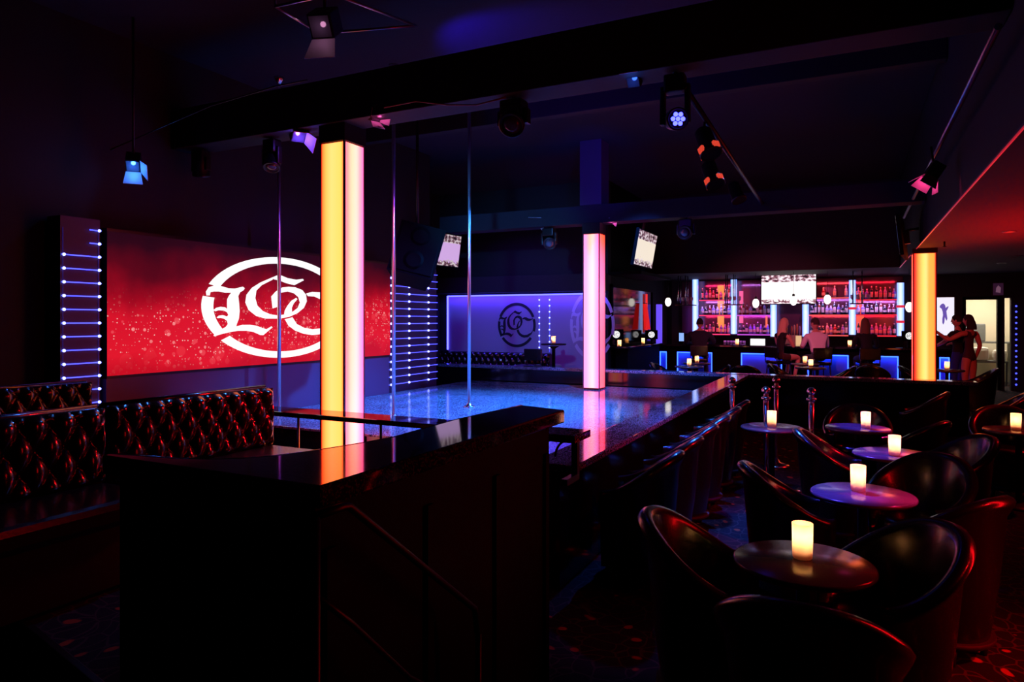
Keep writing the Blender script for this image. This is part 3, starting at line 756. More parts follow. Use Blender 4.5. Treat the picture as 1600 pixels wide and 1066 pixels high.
# ------------------------------------------------------------------ bar corner left: dark mirror, reflected red glow, neon, tube
dm = thing('dark_mirror', 'dark brown mirror panel left of the bar', 'mirror', (-4.615, 13.9, 0))
MB().box(0, .02, 0, 3.3, 1.12, 2.35).build('glass', M['dark_mirror'], dm)
for yy in (0, 3.25): MB().box(0, .05, yy, yy+.06, 1.09, 2.4).build('frame_post', M['wood_dark'], dm)
MB().box(0, .05, 0, 3.3, 2.35, 2.41).box(0, .05, 0, 3.3, 1.085, 1.12).build('frame_rail', M['wood_dark'], dm)
def reflection_mesh(): 
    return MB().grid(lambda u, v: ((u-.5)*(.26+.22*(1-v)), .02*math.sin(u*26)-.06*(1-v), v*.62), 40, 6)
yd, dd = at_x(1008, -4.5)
dr = thing('red_reflection', 'reflected red glow built as a pleated sheet beside the neon tube', 'reflection', (-4.5, yd, zz(515, dd)), PI/2)  # glowing sheet painted in for a red reflection in the dark mirror
reflection_mesh().build('glow_sheet', M['reflection_red'], dr); MB().tube([(-.16, 0, .63), (.16, 0, .63)], .012, 8).build('top_bar', M['black_metal'], dr)
yd, dd = at_x(1019, -4.42)
nt_ = MB().tube([(0, 0, 0), (0, 0, .95)], .025, 10).build('neon_tube', M['neon_red'], None, (-4.56, yd, zz(520, dd)))
tag(nt_, 'vertical red neon tube left of the bar', 'lamp')
x, d = at_y(1030, 17.45)
lc = MB().box(-.07, .07, -.05, .05, 0, 1.0, r=.01).build('light_column', glow('violet_glow', (110, 80, 255), 1.0), None, (x, 17.45, 1.05))
tag(lc, 'short violet light column left of the bar', 'lamp')

# ------------------------------------------------------------------ bar counter
BX0, BX1 = -4.55, 1.95
bc = thing('bar_counter', 'dark bar counter with blue lit recesses along its front', 'counter', (0, 17.0, 0))
MB().box(BX0, BX1, -.2, .5, 1.0, 1.05, r=.012).build('counter_top', M['granite_top'], bc)
MB().box(BX0, BX1, .12, .45, 0, 1.0).build('body', M['wood_dark'], bc)
MB().box(BX0, BX1, -.02, .12, .86, 1.0).box(BX0, BX1, -.02, .12, 0, .22).build('front_rail', M['wood_dark'], bc)
blue_panel = mat('blue_recess', (60, 80, 150), 0.35, bump=.1, bscale=50)
edges = [at_y(px, 17.0)[0] for px in (1031, 1042, 1058, 1113, 1158, 1222, 1262, 1326, 1364, 1404, 1468, 1484)]
prev = BX0
for i in range(0, len(edges), 2):
    a, b_ = edges[i], edges[i+1]
    MB().box(prev, a, -.02, .12, .22, .86).build('front_pier', M['wood_dark'], bc); prev = b_
    MB().box(a, b_, .09, .12, .22, .86).build('recess_panel', blue_panel, bc)
    MB().box(a, b_, .0, .02, .835, .86).build('led_strip', M['led_bar_blue'], bc)
    MB().box(a, a+.022, .0, .02, .22, .835).build('led_strip', M['led_bar_blue'], bc)
    MB().box(b_-.022, b_, .0, .02, .22, .835).build('led_strip', M['led_bar_blue'], bc)
for i in range(0, len(edges), 2):
    a, b_ = edges[i], edges[i+1]; area('recess_lamp', ((a+b_)/2, 17.045, .83), ((a+b_)/2, 17.07, .4), (40, 90, 255), 5*(b_-a)+.5, b_-a, .03)
MB().box(prev, BX1, -.02, .12, .22, .86).build('front_pier', M['wood_dark'], bc)
MB().tube([(BX0, -.12, .22), (BX1, -.12, .22)], .022, 10).build('foot_rail', M['steel'], bc)

# ------------------------------------------------------------------ back bar with shelves, light columns and bottles
bb = thing('back_bar', 'mirrored back bar with shelves and pale blue light columns', 'shelving', (0, 19.1, 0))
bx0, bx1 = at_y(1062, 19.0)[0], at_y(1412, 19.0)[0]
MB().box(bx0, bx1, -.35, .1, 0, .95).build('cabinet', M['wood_dark'], bb)
MB().box(bx0-.05, bx1+.05, -.4, .1, .95, 1.0, r=.01).build('counter_top', M['granite_top'], bb)
back = mat('back_mirror', (96, 60, 80), 0.15, metal=.7)
MB().box(bx0, bx1, .2, .23, 1.0, 2.72).build('mirror_panel', back, bb)
MB().box(bx0, bx1, -.05, .2, 1.0, 1.27).build('riser', M['wood_dark'], bb)
TUBE = tube_light('bar_column_glow', [(0, (110, 160, 255)), (.2, (170, 215, 255)), (.5, (235, 250, 255)), (.8, (170, 215, 255)), (1, (110, 160, 255))], .15, 1.15, (1, 1, 1.6))
cols_px = [(1087, 437, 522), (1147, 437, 522), (1209, 474, 526), (1259, 473, 526), (1332, 438, 523), (1407, 442, 525)]
for px, pt, pb in cols_px:
    x, d = at_y(px, 18.9)
    MB().box(-.075, .075, -.03, .03, zz(pb, d), zz(pt, d), r=.008).build('light_column', TUBE, bb, (x, -.23, 0))
    MB().box(-.09, .09, -.02, .05, zz(pb, d)-.04, zz(pb, d)).box(-.09, .09, -.02, .05, zz(pt, d), zz(pt, d)+.05).build('column_cap', M['black_metal'], bb, (x, -.23, 0))
for px, pz in ((1332, 482), (1407, 479), (1407, 503)):
    x, d = at_y(px, 18.85); z = zz(pz, d)
    MB().box(-.085, .085, -.04, .02, z-.03, z+.03).build('red_band', glow('red_band', (235, 40, 70), .9), bb, (x, -.235, 0))
bays = [(1094, 1141), (1153, 1203), (1265, 1326), (1338, 1401)]
bay_rows = {0: (1.28, 1.79, 2.20), 1: (1.28, 1.79), 2: (1.28, 1.79, 2.22), 3: (1.28, 1.79, 2.16)}
glassm = lambda n, c, r=.08: mat(n, c, r, coat=.6)
LIQ = [glassm('bottle_clear', (150, 130, 170)), glassm('bottle_amber', (120, 52, 16)), glassm('bottle_red', (120, 16, 26)), glassm('bottle_dark', (22, 20, 26)), glassm('bottle_green', (24, 60, 34)), glassm('bottle_violet', (116, 90, 190))]
CAPM = mat('bottle_cap', (180, 170, 160), .4); LABM = mat('bottle_label', (215, 190, 170), .6)
def bottle_mesh(i):
    r, h, sh, nk = [(.036, .29, .19, .013), (.042, .25, .16, .015), (.033, .32, .22, .012), (.046, .22, .14, .017)][i % 4]
    prof = [(.001, 0), (r*.9, .002), (r, .012), (r, .05), (r*1.005, .052), (r*1.005, sh-.04), (r, sh-.038), (r*.98, sh), (r*.6, sh+.03), (nk, sh+.05), (nk, h-.035), (nk*1.15, h-.034), (nk*1.15, h-.002), (.001, h)]
    mis = [0, 0, 0, 1, 1, 1, 0, 0, 0, 0, 2, 2, 2]
    return MB().lathe(prof, 10, mis=mis).mesh('bottle', [LIQ[(i*5+i//4) % 6], LABM, CAPM])
BOT = [bottle_mesh(i) for i in range(12)]
bcol = [('pale', 'amber', 'red', 'dark', 'green', 'violet')[(i*5+i//4) % 6] for i in range(12)]
ORD = ['first', 'second', 'third', 'fourth', 'fifth', 'sixth', 'seventh', 'eighth', 'ninth', 'tenth', 'eleventh', 'twelfth', 'thirteenth', 'fourteenth']
shelfname = {0: 'bottom', 1: 'middle', 2: 'top'}
bayname = ['far left', 'centre left', 'centre right', 'far right']
redish = {3: (255, 40, 60), 0: (255, 60, 120), 1: (200, 80, 220), 2: (255, 90, 90)}
ct_names = {}
for bi, (pa, pb) in enumerate(bays):
    xa, xb = at_y(pa, 18.9)[0], at_y(pb, 18.9)[0]
    for ri, z in enumerate(bay_rows[bi]):
        if ri: MB().box(xa-.02, xb+.02, -.22, .0, z-.03, z).build('shelf', M['black_gloss'], bb)
        MB().box(xa-.02, xb+.02, -.235, -.222, z-.035, z-.008).build('shelf_light', glow('shelf_glow', redish[bi], 1.1), bb)
        zt2 = (list(bay_rows[bi])+[2.66])[ri+1]-.05
        area('shelf_lamp', ((xa+xb)/2, 19.1-.26, zt2), ((xa+xb)/2, 19.1-.12, z), redish[bi] if ri != 1 else (190, 150, 255), 7, xb-xa, .03)
        n = int((xb-xa)/.088)
        for k in range(n):
            if ri == 2 and bi == 2 and k % 3: continue
            bi_ = rnd.randrange(12)
            o = put('bottle', BOT[bi_], None, (xa+.05+k*(xb-xa-.1)/max(1, n-1)+rnd.uniform(-.008, .008), 19.1-.12+rnd.uniform(-.03, .02), z), (0, 0, rnd.random()*6))
            nm = f'{bcol[bi_]} liquor bottle, {ORD[k]} from left on the {shelfname[ri]} shelf of the {bayname[bi]} bay'
            tag(o, nm, 'bottle', f'bottles on the {shelfname[ri]} shelf of the {bayname[bi]} bay')
# glow behind the bays
for px0, px1, p0, p1, col in ((1121, 1131, 446, 519, (255, 150, 70)), (1338, 1350, 455, 516, (255, 90, 60)), (1155, 1161, 455, 505, (255, 90, 150)), (1196, 1199, 493, 512, (255, 110, 60))):
    xa, d = at_y(px0, 19.25); xb = at_y(px1, 19.25)[0]
    MB().box(xa, xb, .17, .2, zz(p1, d), zz(p0, d)).build('glow_panel', glow('glow_panel', col, 1.0), bb)
# beer taps
xa, d = at_y(1222, 18.55); xb = at_y(1253, 18.55)[0]
bt = thing('beer_tap_tower', 'steel beer tap tower with a row of tap handles', 'beer taps', ((xa+xb)/2, 18.55, 1.0))
W_ = xb-xa
MB().box(-W_/2, W_/2, 0, .15, 0, .26, r=.01).build('tower', mat('tan_steel', (190, 160, 140), .35), bt)
MB().box(W_/2-.14, W_/2-.01, -.012, 0, .02, .25).build('lit_plate', glow('tan_glow', (235, 190, 140), .9), bt)
for k in range(7):
    xx = -W_/2+.05+k*(W_-.1)/6
    c = [(30, 30, 40), (200, 150, 60), (40, 30, 30), (190, 90, 40), (230, 200, 150), (210, 110, 50), (150, 150, 220)][k]
    MB().lathe([(.008, .26), (.008, .3), (.014, .32), (.022, .42+.03*(k % 3)), (.016, .48+.03*(k % 3)), (.001, .5+.03*(k % 3))], 10).build('tap_handle', mat('tap_handle', c, .4), bt, (xx, .0, 0))
# tumblers and a lit tray on the back counter
for k in range(7):
    x, d = at_y(1133+k*5, 18.78)
    o = MB().lathe([(.026, 0), (.032, .005), (.036, .1), (.033, .1), (.028, .01)], 12).build('tumbler', mat('tumbler_glass', (150, 150, 190), .1, coat=.5), None, (x, 18.76, 1.0))
    tag(o, f'upturned tumbler, {ORD[k]} from left in the row on the back bar counter', 'glass', 'tumblers on the back bar counter')
x, d = at_y(1185, 18.85)
o = MB().box(-.18, .18, -.02, .02, 0, .16, r=.005).build('light_box', M['screen_white'], None, (x, 18.72, 1.0)); tag(o, 'small white light box on the back bar counter', 'lamp')
x, d = at_y(1104-1, 17.6)

# bar television
x0_, d = at_y(1190, 18.0); x1_ = at_y(1275, 18.0)[0]
def television(label, w_, h_, loc, rot, s, group=None, tint=(255, 250, 245)):
    t = thing('television', label, 'television', loc, 0, group, rot)
    MB().box(-w_/2-.02, w_/2+.02, 0, .05, -h_/2-.02, h_/2+.02, r=.006).build('housing', M['plastic_dark'], t)
    o = MB().box(-.5, .5, -.004, .002, -.5, .5).build('screen', tv_picture('tv_picture', s, tint), t); o.scale = (w_, 1, h_)
    MB().box(-.05, .05, .05, .12, -.1, .1).build('bracket', M['black_metal'], t)
    return t
zc = (zz(430, d)+zz(475, d))/2
tv = television('large television hung above the beer taps at the bar', x1_-x0_, .72, ((x0_+x1_)/2, 18.0, zc), (0, 0, 0), 1.5)
MB().box(-.03, .03, .05, .1, .1, 2.74-zc).build('hanger', M['black_metal'], tv)
# overhead sets near the stage
t = television('television beside the pink pillar, tilted down and seen edge on', 1.05, .55, (-3.03, 10.95, 2.80), (math.radians(10), 0, PI/2), .95, None, (250, 235, 215))
MB().tube([(0, .1, .1), (0, .1, .75)], .02, 8).build('drop_pole', M['black_metal'], t)
t = television('television half hidden by the black loudspeaker', 1.0, .55, (-6.42, 10.12, 2.88), (math.radians(8), 0, PI/2-.1), .75, None, (235, 190, 255))
MB().tube([(0, .1, 0), (-.3, .33, -.03)], .02, 8).build('arm', M['black_metal'], t)
t = television('dim television under the right soffit, seen edge on', .95, .55, (.62, 11.6, 2.86), (math.radians(6), 0, -PI/2-.12), .12, None, (150, 160, 255))
MB().tube([(0, .1, .1), (0, .25, .1)], .02, 8).build('arm', M['black_metal'], t)

# pendants over the bar
for px, py, lab in ((1044, 472, 'leftmost globe pendant over the bar'), (1181, 474, 'globe pendant just left of the bar television'), (1240, 470, 'globe pendant in front of the bar television'),
                    (1293, 468, 'globe pendant just right of the bar television'), (1421, 480, 'rightmost globe pendant beside the amber pillar')):
    x, d = at_y(px, 16.95); z = zz(py, d)
    t = thing('pendant_light', lab, 'pendant light', (x, 16.95, z), 0, 'white globe pendants over the bar')
    MB().sphere((0, 0, 0), (.075, .075, .11), 16, 12).build('globe', M['white_glow'], t)
    MB().lathe([(.03, .1), (.03, .15), (.006, .16)], 12).build('holder', M['black_metal'], t)
    MB().tube([(0, 0, .15), (0, 0, 2.75-z)], .005, 6).build('cord', M['black_metal'], t)
# chrome hanging racks
for px, lab in ((1067, 'left chrome hanging glass rack over the bar'), (1141, 'centre chrome hanging glass rack over the bar'), (1340, 'right chrome hanging glass rack over the bar')):
    x, d = at_y(px, 17.15)
    t = thing('glass_rack', lab, 'rack', (x, 17.15, 0), 0, 'chrome hanging racks over the bar')
    for dy in (-.1, .15):
        MB().tube([(-.09, dy, 2.02), (-.09, dy, 2.745), (.09, dy, 2.745), (.09, dy, 2.02)], .013, 8).build('hanger', M['chrome'], t)
    MB().box(-.16, .3, -.14, .19, 2.0, 2.025).build('shelf', M['black_gloss'], t)
    for q in range(4):
        MB().lathe([(.028, 0), (.012, .008), (.004, .015), (.004, .08), (.03, .11), (.036, .15), (.03, .19)], 10).build('stem_glass', mat('stem_glass', (170, 165, 200), .1, coat=.5), t, (-.11+q*.11, 0, 2.026))
# small monitors with the round monogram on the bar
def monitor(px, py, Y, lab, X=None):
    x, d = at_y(px, Y); z = zz(py, d)
    if X: x = X; Y, d = at_x(px, X); z = zz(py, d)
    t = thing('order_monitor', lab, 'monitor', (x, Y, 1.05 if not X else 1.08), .3, 'order screens along the bar')
    MB().box(-.15, .15, 0, .03, z-1.05-.11, z-1.05+.11, r=.006).build('housing', M['plastic_dark'], t)
    lm_ = MB().lathe([(.075, 0), (.075, .006)], 24).build('round_sign', M['screen_white'], t, (0, -.001, z-1.05), (PI/2, 0, 0))
    logo_mesh(None, .06, .06, .003).build('monogram', M['logo_dark'], t, (0, -.008, z-1.05), (PI/2, 0, 0))
    MB().box(-.02, .02, .01, .04, 0, z-1.05-.1).box(-.1, .1, -.03, .07, 0, .012).build('stand', M['plastic_dark'], t)
monitor(963, 525, 0, 'order monitor with white round sign beside the pink pillar', -4.45)
monitor(1018, 525, 0, 'order monitor with white round sign at the left bar end', -4.4)
monitor(1421, 525, 17.0, 'order monitor with white round sign left of the amber pillar')
x, d = at_y(1069, 17.7)
t = thing('tablet', 'glowing pale blue tablet screen at the left bar end', 'tablet', (x, 17.4, 1.05))
MB().box(-.07, .07, 0, .015, .05, .28, r=.004).build('case', M['plastic_dark'], t); MB().box(-.06, .06, -.004, .0, .06, .27).build('screen', glow('tablet_glow', (140, 180, 255), 1.1), t)
MB().box(-.05, .05, 0, .06, 0, .05).build('foot', M['plastic_dark'], t)
for px, lab in ((1152, 'candle on the bar left of the blonde woman'), (1328, 'candle on the bar right of the man in white shirt'), (1005, 'candle on the bar in front of the reflected red glow'), (968, 'candle on the bar beside the pink pillar')):
    Y = 16.95; x, d = at_y(px, Y); z = 1.05
    if px < 1020: x = -4.4; Y, d = at_x(px, x); z = 1.08
    candle(x, Y, z, lab)
# ledge carrying the candles left of the bar
lb = thing('side_counter', 'low dark counter running under the dark mirror', 'counter', (0, 0, 0))
xs0 = at_y(940, 17.0)[0]
MB().box(-4.56, -4.2, 14.0, 16.75, 1.04, 1.08, r=.008).build('top', M['granite_top'], lb)
MB().box(-4.55, -4.28, 14.05, 16.7, 0, 1.04).build('body', M['wood_dark'], lb)

# ------------------------------------------------------------------ people
SKIN = mat('skin', (205, 140, 118), .5); SKIN2 = mat('skin_warm', (190, 118, 95), .5)
def head_mesh(b, c, R3, mi_skin, mi_dark):
    def P(p): return tuple(c+R3 @ Vector(p))
    n, m_ = 16, 12; vs_ = []
    prof = []
    for i in range(m_+1):
        a = PI*i/m_; z = -math.cos(a)*.118; r = math.sin(a)
        prof.append((max(r, 1e-3), z))
    for r, z in prof:
        for j in range(n):
            an = 2*PI*j/n; x = r*.074*math.cos(an); y = r*.094*math.sin(an)
            t = (z+.118)/.236
            if t < .45: x *= .72+.28*t/.45; y *= (.8+.2*t/.45)
            if y > 0 and t < .4: y += .008*(1-t/.4)
            vs_.append(P((x, y, z)))
    fs = [(i*n+j, i*n+(j+1) % n, (i+1)*n+(j+1) % n, (i+1)*n+j) for i in range(m_) for j in range(n)]
    b.add(vs_, fs, mi_skin, True)
    def blob(p, r, mi):
        prof = [(max(1e-3, math.sin(PI*i/6)), -math.cos(PI*i/6)) for i in range(7)]
        b.lathe(prof, 8, tuple(c+R3 @ Vector(p)), mi, mtx=R3.to_3x3() @ Matrix.Diagonal(r))
    blob((0, .092, -.014), (.011, .013, .019), mi_skin)                # nose
    for s_ in (-1, 1):
        blob((s_*.03, .083, .008), (.011, .007, .006), mi_dark)       # eyes
        blob((s_*.075, -.005, -.005), (.01, .02, .03), mi_skin)       # ears
    blob((0, .085, -.055), (.022, .007, .006), mi_dark+0)             # mouth
def person(label, loc, rz, J, mats, regions, hair, headrot=(0, 0, 0), hscale=1.0):
    """J: joint dict; regions: function(joint pair name)->material index; mats: [skin, dark, ...]"""
    t = thing('person', label, 'person', loc, rz); t.scale = (hscale,)*3
    rad = dict(pelvis=.125, waist=.108, chest=.125, neck0=.06, neck=.045, head=.05, sh=.062, el=.042, wr=.028, hip=.098, kn=.062, an=.036, toe=.03, palm=.03)
    rad.update(J.get('_r', {}))
    V, E, R_, N_ = [], [], [], []
    def v(name, p, r): V.append(p); R_.append(r); N_.append(name); return len(V)-1
    pel = v('pelvis', J['pelvis'], rad['pelvis']); wa = v('waist', J['waist'], rad['waist']); chs = v('chest', J['chest'], rad['chest'])
    n0 = v('neck0', J['neck'], rad['neck0']); hd = v('head', J['headb'], rad['head'])
    E += [(pel, wa), (wa, chs), (chs, n0), (n0, hd)]
    for s_, S in ((-1, 'l'), (1, 'r')):
        a = v('sh', J['sh'+S], rad['sh']); e = v('el', J['el'+S], rad['el']); w_ = v('wr', J['wr'+S], rad['wr'])
        E += [(chs, a), (a, e), (e, w_)]
        wv, ev = Vector(J['wr'+S]), Vector(J['el'+S]); d = (wv-ev).normalized()
        side = d.cross(Vector((0, 0, 1)));  side = side.normalized() if side.length > .1 else Vector((1, 0, 0))
        dn = side.cross(d).normalized()
        p = v('palm', tuple(wv+d*.06), .027); E.append((w_, p))
        for q, (off, ln) in enumerate(((-.027, .06), (-.009, .072), (.009, .068), (.026, .052))):
            k1 = v('fi', tuple(wv+d*(.085+.4*ln)+side*off*1.15), .0095); k2 = v('fi', tuple(wv+d*(.085+.85*ln)+side*off*1.2-dn*.03), .008)
            E += [(p, k1), (k1, k2)]
        k1 = v('fi', tuple(wv+d*.06+side*(-s_)*.045), .011); k2 = v('fi', tuple(wv+d*.1+side*(-s_)*.05-dn*.012), .009); E += [(p, k1), (k1, k2)]
        h = v('hip', J['hip'+S], rad['hip']); k = v('kn', J['kn'+S], rad['kn']); an = v('an', J['an'+S], rad['an']); to = v('toe', J['toe'+S], rad['toe'])
        E += [(pel, h), (h, k), (k, an), (an, to)]
    me = bpy.data.meshes.new('body_cage'); me.from_pydata(V, E, []); me.update()
    ob = bpy.data.objects.new('body_cage', me); COL.objects.link(ob)
    sk = ob.modifiers.new('s', 'SKIN'); sk.use_smooth_shade = True; sk.branch_smoothing = .6
    for i, dd_ in enumerate(me.skin_vertices[0].data):
        r = R_[i]; fl = .72 if N_[i] in ('chest', 'waist', 'pelvis') else 1.0
        dd_.radius = (r*1.15, r*fl) if N_[i] in ('chest', 'waist', 'pelvis') else (r, r); dd_.use_root = (i == 0)
    sb = ob.modifiers.new('d', 'SUBSURF'); sb.levels = 2; sb.render_levels = 2
    dg = bpy.context.evaluated_depsgraph_get(); dg.update()
    bm_ = bpy.data.meshes.new_from_object(ob.evaluated_get(dg))
    bpy.data.objects.remove(ob)
    b = MB()
    seg = [(Vector(V[i]), Vector(V[j]), N_[i], N_[j]) for i, j in E]
    co = [vv.co.copy() for vv in bm_.vertices]
    mi = []
    for f in bm_.polygons:
        c = f.center; best, bd = None, 9
        for a, b2, na, nb in seg:
            ab = b2-a; tt = max(0, min(1, (c-a).dot(ab)/max(ab.length_squared, 1e-9))); dd_ = (c-(a+ab*tt)).length
            if dd_ < bd: bd, best = dd_, (na, nb, tt)
        mi.append(regions(best[0], best[1], best[2], c))
    b.v = [tuple(p) for p in co]; b.f = [list(f.vertices) for f in bm_.polygons]; b.m = mi; b.sm = [True]*len(mi)
    bpy.data.meshes.remove(bm_)
    R3 = Matrix.Rotation(headrot[2], 3, 'Z') @ Matrix.Rotation(headrot[0], 3, 'X') @ Matrix.Rotation(headrot[1], 3, 'Y')
    hc = Vector(J['headb'])+Vector((0, .012, .105))
    head_mesh(b, hc, R3, 0, 1)
    b.build('body', mats, t, fix=False)
    hm, kind = hair
    hb = MB()
    def capf(u, v):
        a = u*2*PI; el = v*PI*.56
        if math.sin(a) > .2: el = v*PI*(.56-.26*math.sin(a))
        r = 1.1+.03*math.sin(a*9)*v
        return tuple(hc+R3 @ Vector((math.sin(el)*.074*r*math.cos(a), math.sin(el)*.094*r*math.sin(a)-.004, math.cos(el)*.118*r)))
    hb.grid(capf, 28, 10, wrap=True)
    if kind in ('long', 'bob'):
        LEN = .36 if kind == 'long' else .2
        def fall(u, v):
            a = PI*(1.02+.96*u) if True else 0; dn = v*LEN
            rr = 1.14+.22*math.sin(v*PI*.8)+.03*math.sin(u*40)
            return tuple(hc+R3 @ Vector((.074*rr*math.cos(a), .094*rr*math.sin(a)*(1.0+.25*v), .02-dn)))
        hb.grid(fall, 30, 8)
        def fall2(u, v):
            p = Vector(fall(u, v)); q = hc+(p-hc)*.86; q.z = p.z; return tuple(q)
        hb.grid(fall2, 30, 8)
    if kind == 'bun': hb.sphere(tuple(hc+R3 @ Vector((0, -.1, .05))), .045, 10, 8)
    hb.build('hair', hm, t)
    return t
def sit(seat=.76, lean=0.05, knee_w=.14):
    z = seat+.1
    J = dict(pelvis=(0, 0, z), waist=(0, .01+lean*.3, z+.18), chest=(0, .03+lean, z+.40), neck=(0, .05+lean*1.2, z+.56), headb=(0, .06+lean*1.35, z+.61))
    for s_, S in ((-1, 'l'), (1, 'r')):
        J['sh'+S] = (s_*.175, .03+lean, z+.47); J['el'+S] = (s_*.23, .12+lean, z+.22); J['wr'+S] = (s_*.16, .34+lean, z+.24)
        J['hip'+S] = (s_*.1, .03, z-.02); J['kn'+S] = (s_*knee_w, .43, z-.03); J['an'+S] = (s_*.12, .33, z-.43); J['toe'+S] = (s_*.12, .45, z-.49)
    return J
def stand():
    J = dict(pelvis=(0, 0, .93), waist=(0, .01, 1.11), chest=(0, .0, 1.32), neck=(0, .0, 1.47), headb=(0, .015, 1.53))
    for s_, S in ((-1, 'l'), (1, 'r')):
        J['sh'+S] = (s_*.165, 0, 1.39); J['el'+S] = (s_*.22, -.02, 1.12); J['wr'+S] = (s_*.21, .06, .88)
        J['hip'+S] = (s_*.09, 0, .9); J['kn'+S] = (s_*.095, .02, .5); J['an'+S] = (s_*.09, -.02, .08); J['toe'+S] = (s_*.1, .11, .035)
    return J
DARKP = mat('dark_feature', (60, 25, 22), .6)
def clothes(top, bottom, shoes, short=False, sleeves=1.0):
    def f(a, b, t, c):
        if a in ('an',) or b == 'toe': return shoes
        if b in ('hip', 'kn', 'an') or (a == 'pelvis' and b == 'hip'): return bottom if not (short and (b == 'an' or (b == 'kn' and t > .35))) else 0
        if (a, b) == ('pelvis', 'waist'): return bottom if t < .25 else top
        if (a, b) == ('waist', 'chest') or (b == 'sh'): return top
        if (a, b) == ('chest', 'neck0'): return top if t < .75 else 0
        if (a, b) == ('sh', 'el'): return top if t <= sleeves else 0
        if (a, b) == ('el', 'wr'): return top if sleeves > 1.0 and t < .9 else 0
        return 0
    return f
cl = lambda n, c, r=.85: mat(n, c, r)
def stool(x, y, rz, label):
    t = thing('bar_stool', label, 'stool', (x, y, 0), rz, 'bar stools at the counter')
    MB().box(-.2, .2, -.19, .2, .68, .755, r=.03).build('seat', M['leather'], t)
    MB().box(-.2, .2, -.23, -.19, .82, 1.06, r=.015).build('backrest', M['leather'], t)
    for sx in (-1, 1):
        MB().tube([(sx*.18, -.21, .7), (sx*.18, -.215, .9)], .012, 8).build('back_post', M['steel'], t)
        for sy in (-1, 1): MB().tube([(sx*.17, sy*.16, .69), (sx*.21, sy*.2, 0)], .014, 8).build('leg', M['black_metal'], t)
    MB().tube([(-.2, .19, .3), (.2, .19, .3), (.2, -.19, .3), (-.2, -.19, .3)], .01, 8, closed=True).build('footrest', M['steel'], t)
JA = sit(.755, .1); JA['_r'] = dict(chest=.165, waist=.155, pelvis=.15, sh=.085, el=.06)
for S, s_ in (('l', -1), ('r', 1)): JA['sh'+S] = (s_*.215, .12, 1.33); JA['el'+S] = (s_*.33, .2, 1.12); JA['wr'+S] = (s_*.2, .38, 1.1)
def seated(px, Y, rz, label, mats, reg, hair, lean=.05, headrot=(0, 0, 0), J=None, slab=''):
    x, d = at_y(px, Y)
    stool(x, Y, rz, slab)
    return person(label, (x, Y, 0), rz, J or sit(.755, lean), mats, reg, hair, headrot)
JW = sit(.755, .06); JW['wrr'] = (.12, .27, 1.14); JW['elr'] = (.24, .2, 1.06)
seated(1093, 16.2, .15, 'person in dark jacket seated at the left of the bar, back to camera', [SKIN, DARKP, cl('navy_jacket', (26, 26, 46)), cl('dark_trousers', (20, 20, 28)), cl('black_shoe', (14, 14, 16))], clothes(2, 3, 4, sleeves=1.2), (cl('dark_hair', (22, 16, 16)), 'short'), .1, (0, 0, 0), JA, slab='bar stool under the person in dark jacket')
seated(1217, 16.1, -.75, 'person with long blonde hair and dark top seated at the bar', [SKIN, DARKP, cl('dark_top', (30, 16, 20)), cl('dark_skirt', (60, 22, 24)), cl('black_shoe', (14, 14, 16))], clothes(2, 3, 4, True, sleeves=-1), (cl('blonde_hair', (205, 160, 130)), 'long'), .06, (0, 0, -.35), JW, slab='bar stool under the person with long blonde hair')
JM = sit(.755, .08)
JM['_r'] = dict(chest=.155, waist=.15, pelvis=.14, sh=.075, el=.052)
for S, s_ in (('l', -1), ('r', 1)): JM['sh'+S] = (s_*.2, .1, 1.32); JM['el'+S] = (s_*.27, .2, 1.06)
seated(1279, 16.0, .45, 'person in white shirt with short hair seated at the bar, back to camera', [SKIN, DARKP, cl('white_shirt', (228, 214, 222)), cl('grey_trousers', (60, 60, 74)), cl('black_shoe', (14, 14, 16))], clothes(2, 3, 4, sleeves=.9), (cl('short_hair', (52, 30, 28)), 'short'), .08, (0, 0, .5), JM, slab='bar stool under the person in white shirt')
seated(1356, 16.1, .2, 'person with long brown hair and dark coat seated near the amber pillar', [SKIN, DARKP, cl('black_coat', (20, 18, 24)), cl('dark_trousers', (20, 20, 28)), cl('black_shoe', (14, 14, 16))], clothes(2, 3, 4, sleeves=1.2), (cl('brown_hair', (110, 70, 50)), 'long'), .12, slab='bar stool under the person with long brown hair')
x, d = at_y(826, 12.4)
stool(x, 12.4, PI, 'dark high back stool beside the tall table at the lounge wall')
# standing pair at the bar end
JS = stand()
JS['elr'] = (.3, .1, 1.2); JS['wrr'] = (.32, .3, 1.16); JS['ell'] = (-.25, .12, 1.2); JS['wrl'] = (-.2, .34, 1.1)
x, d = at_y(1497, 16.6)
person('standing person in dark shirt and blue trousers facing the bar end', (x, 16.6, 0), .9, JS, [SKIN, DARKP, cl('dark_shirt', (26, 22, 32)), cl('blue_trousers', (34, 50, 160)), cl('black_shoe', (14, 14, 16))], clothes(2, 3, 4, sleeves=.5), (cl('dark_hair', (20, 14, 14)), 'short'), (0, 0, .3))
JD = stand()
JD['ell'] = (-.36, .16, 1.24); JD['wrl'] = (-.52, .30, 1.42)
JD['elr'] = (.22, -.05, 1.13); JD['wrr'] = (.2, .03, .9)
def bodysuit(a, b, t, c):
    if b in ('kn', 'an', 'toe') or a in ('kn', 'an'): return 3 if b == 'toe' else 0
    if (a, b) == ('pelvis', 'hip'): return 2
    if (a, b) in (('pelvis', 'waist'), ('waist', 'chest')): return 2
    if b == 'sh': return 0 if t > .75 else 2
    return 0
x, d = at_y(1515, 16.3)
JD['_r'] = dict(waist=.092, chest=.112, pelvis=.122)
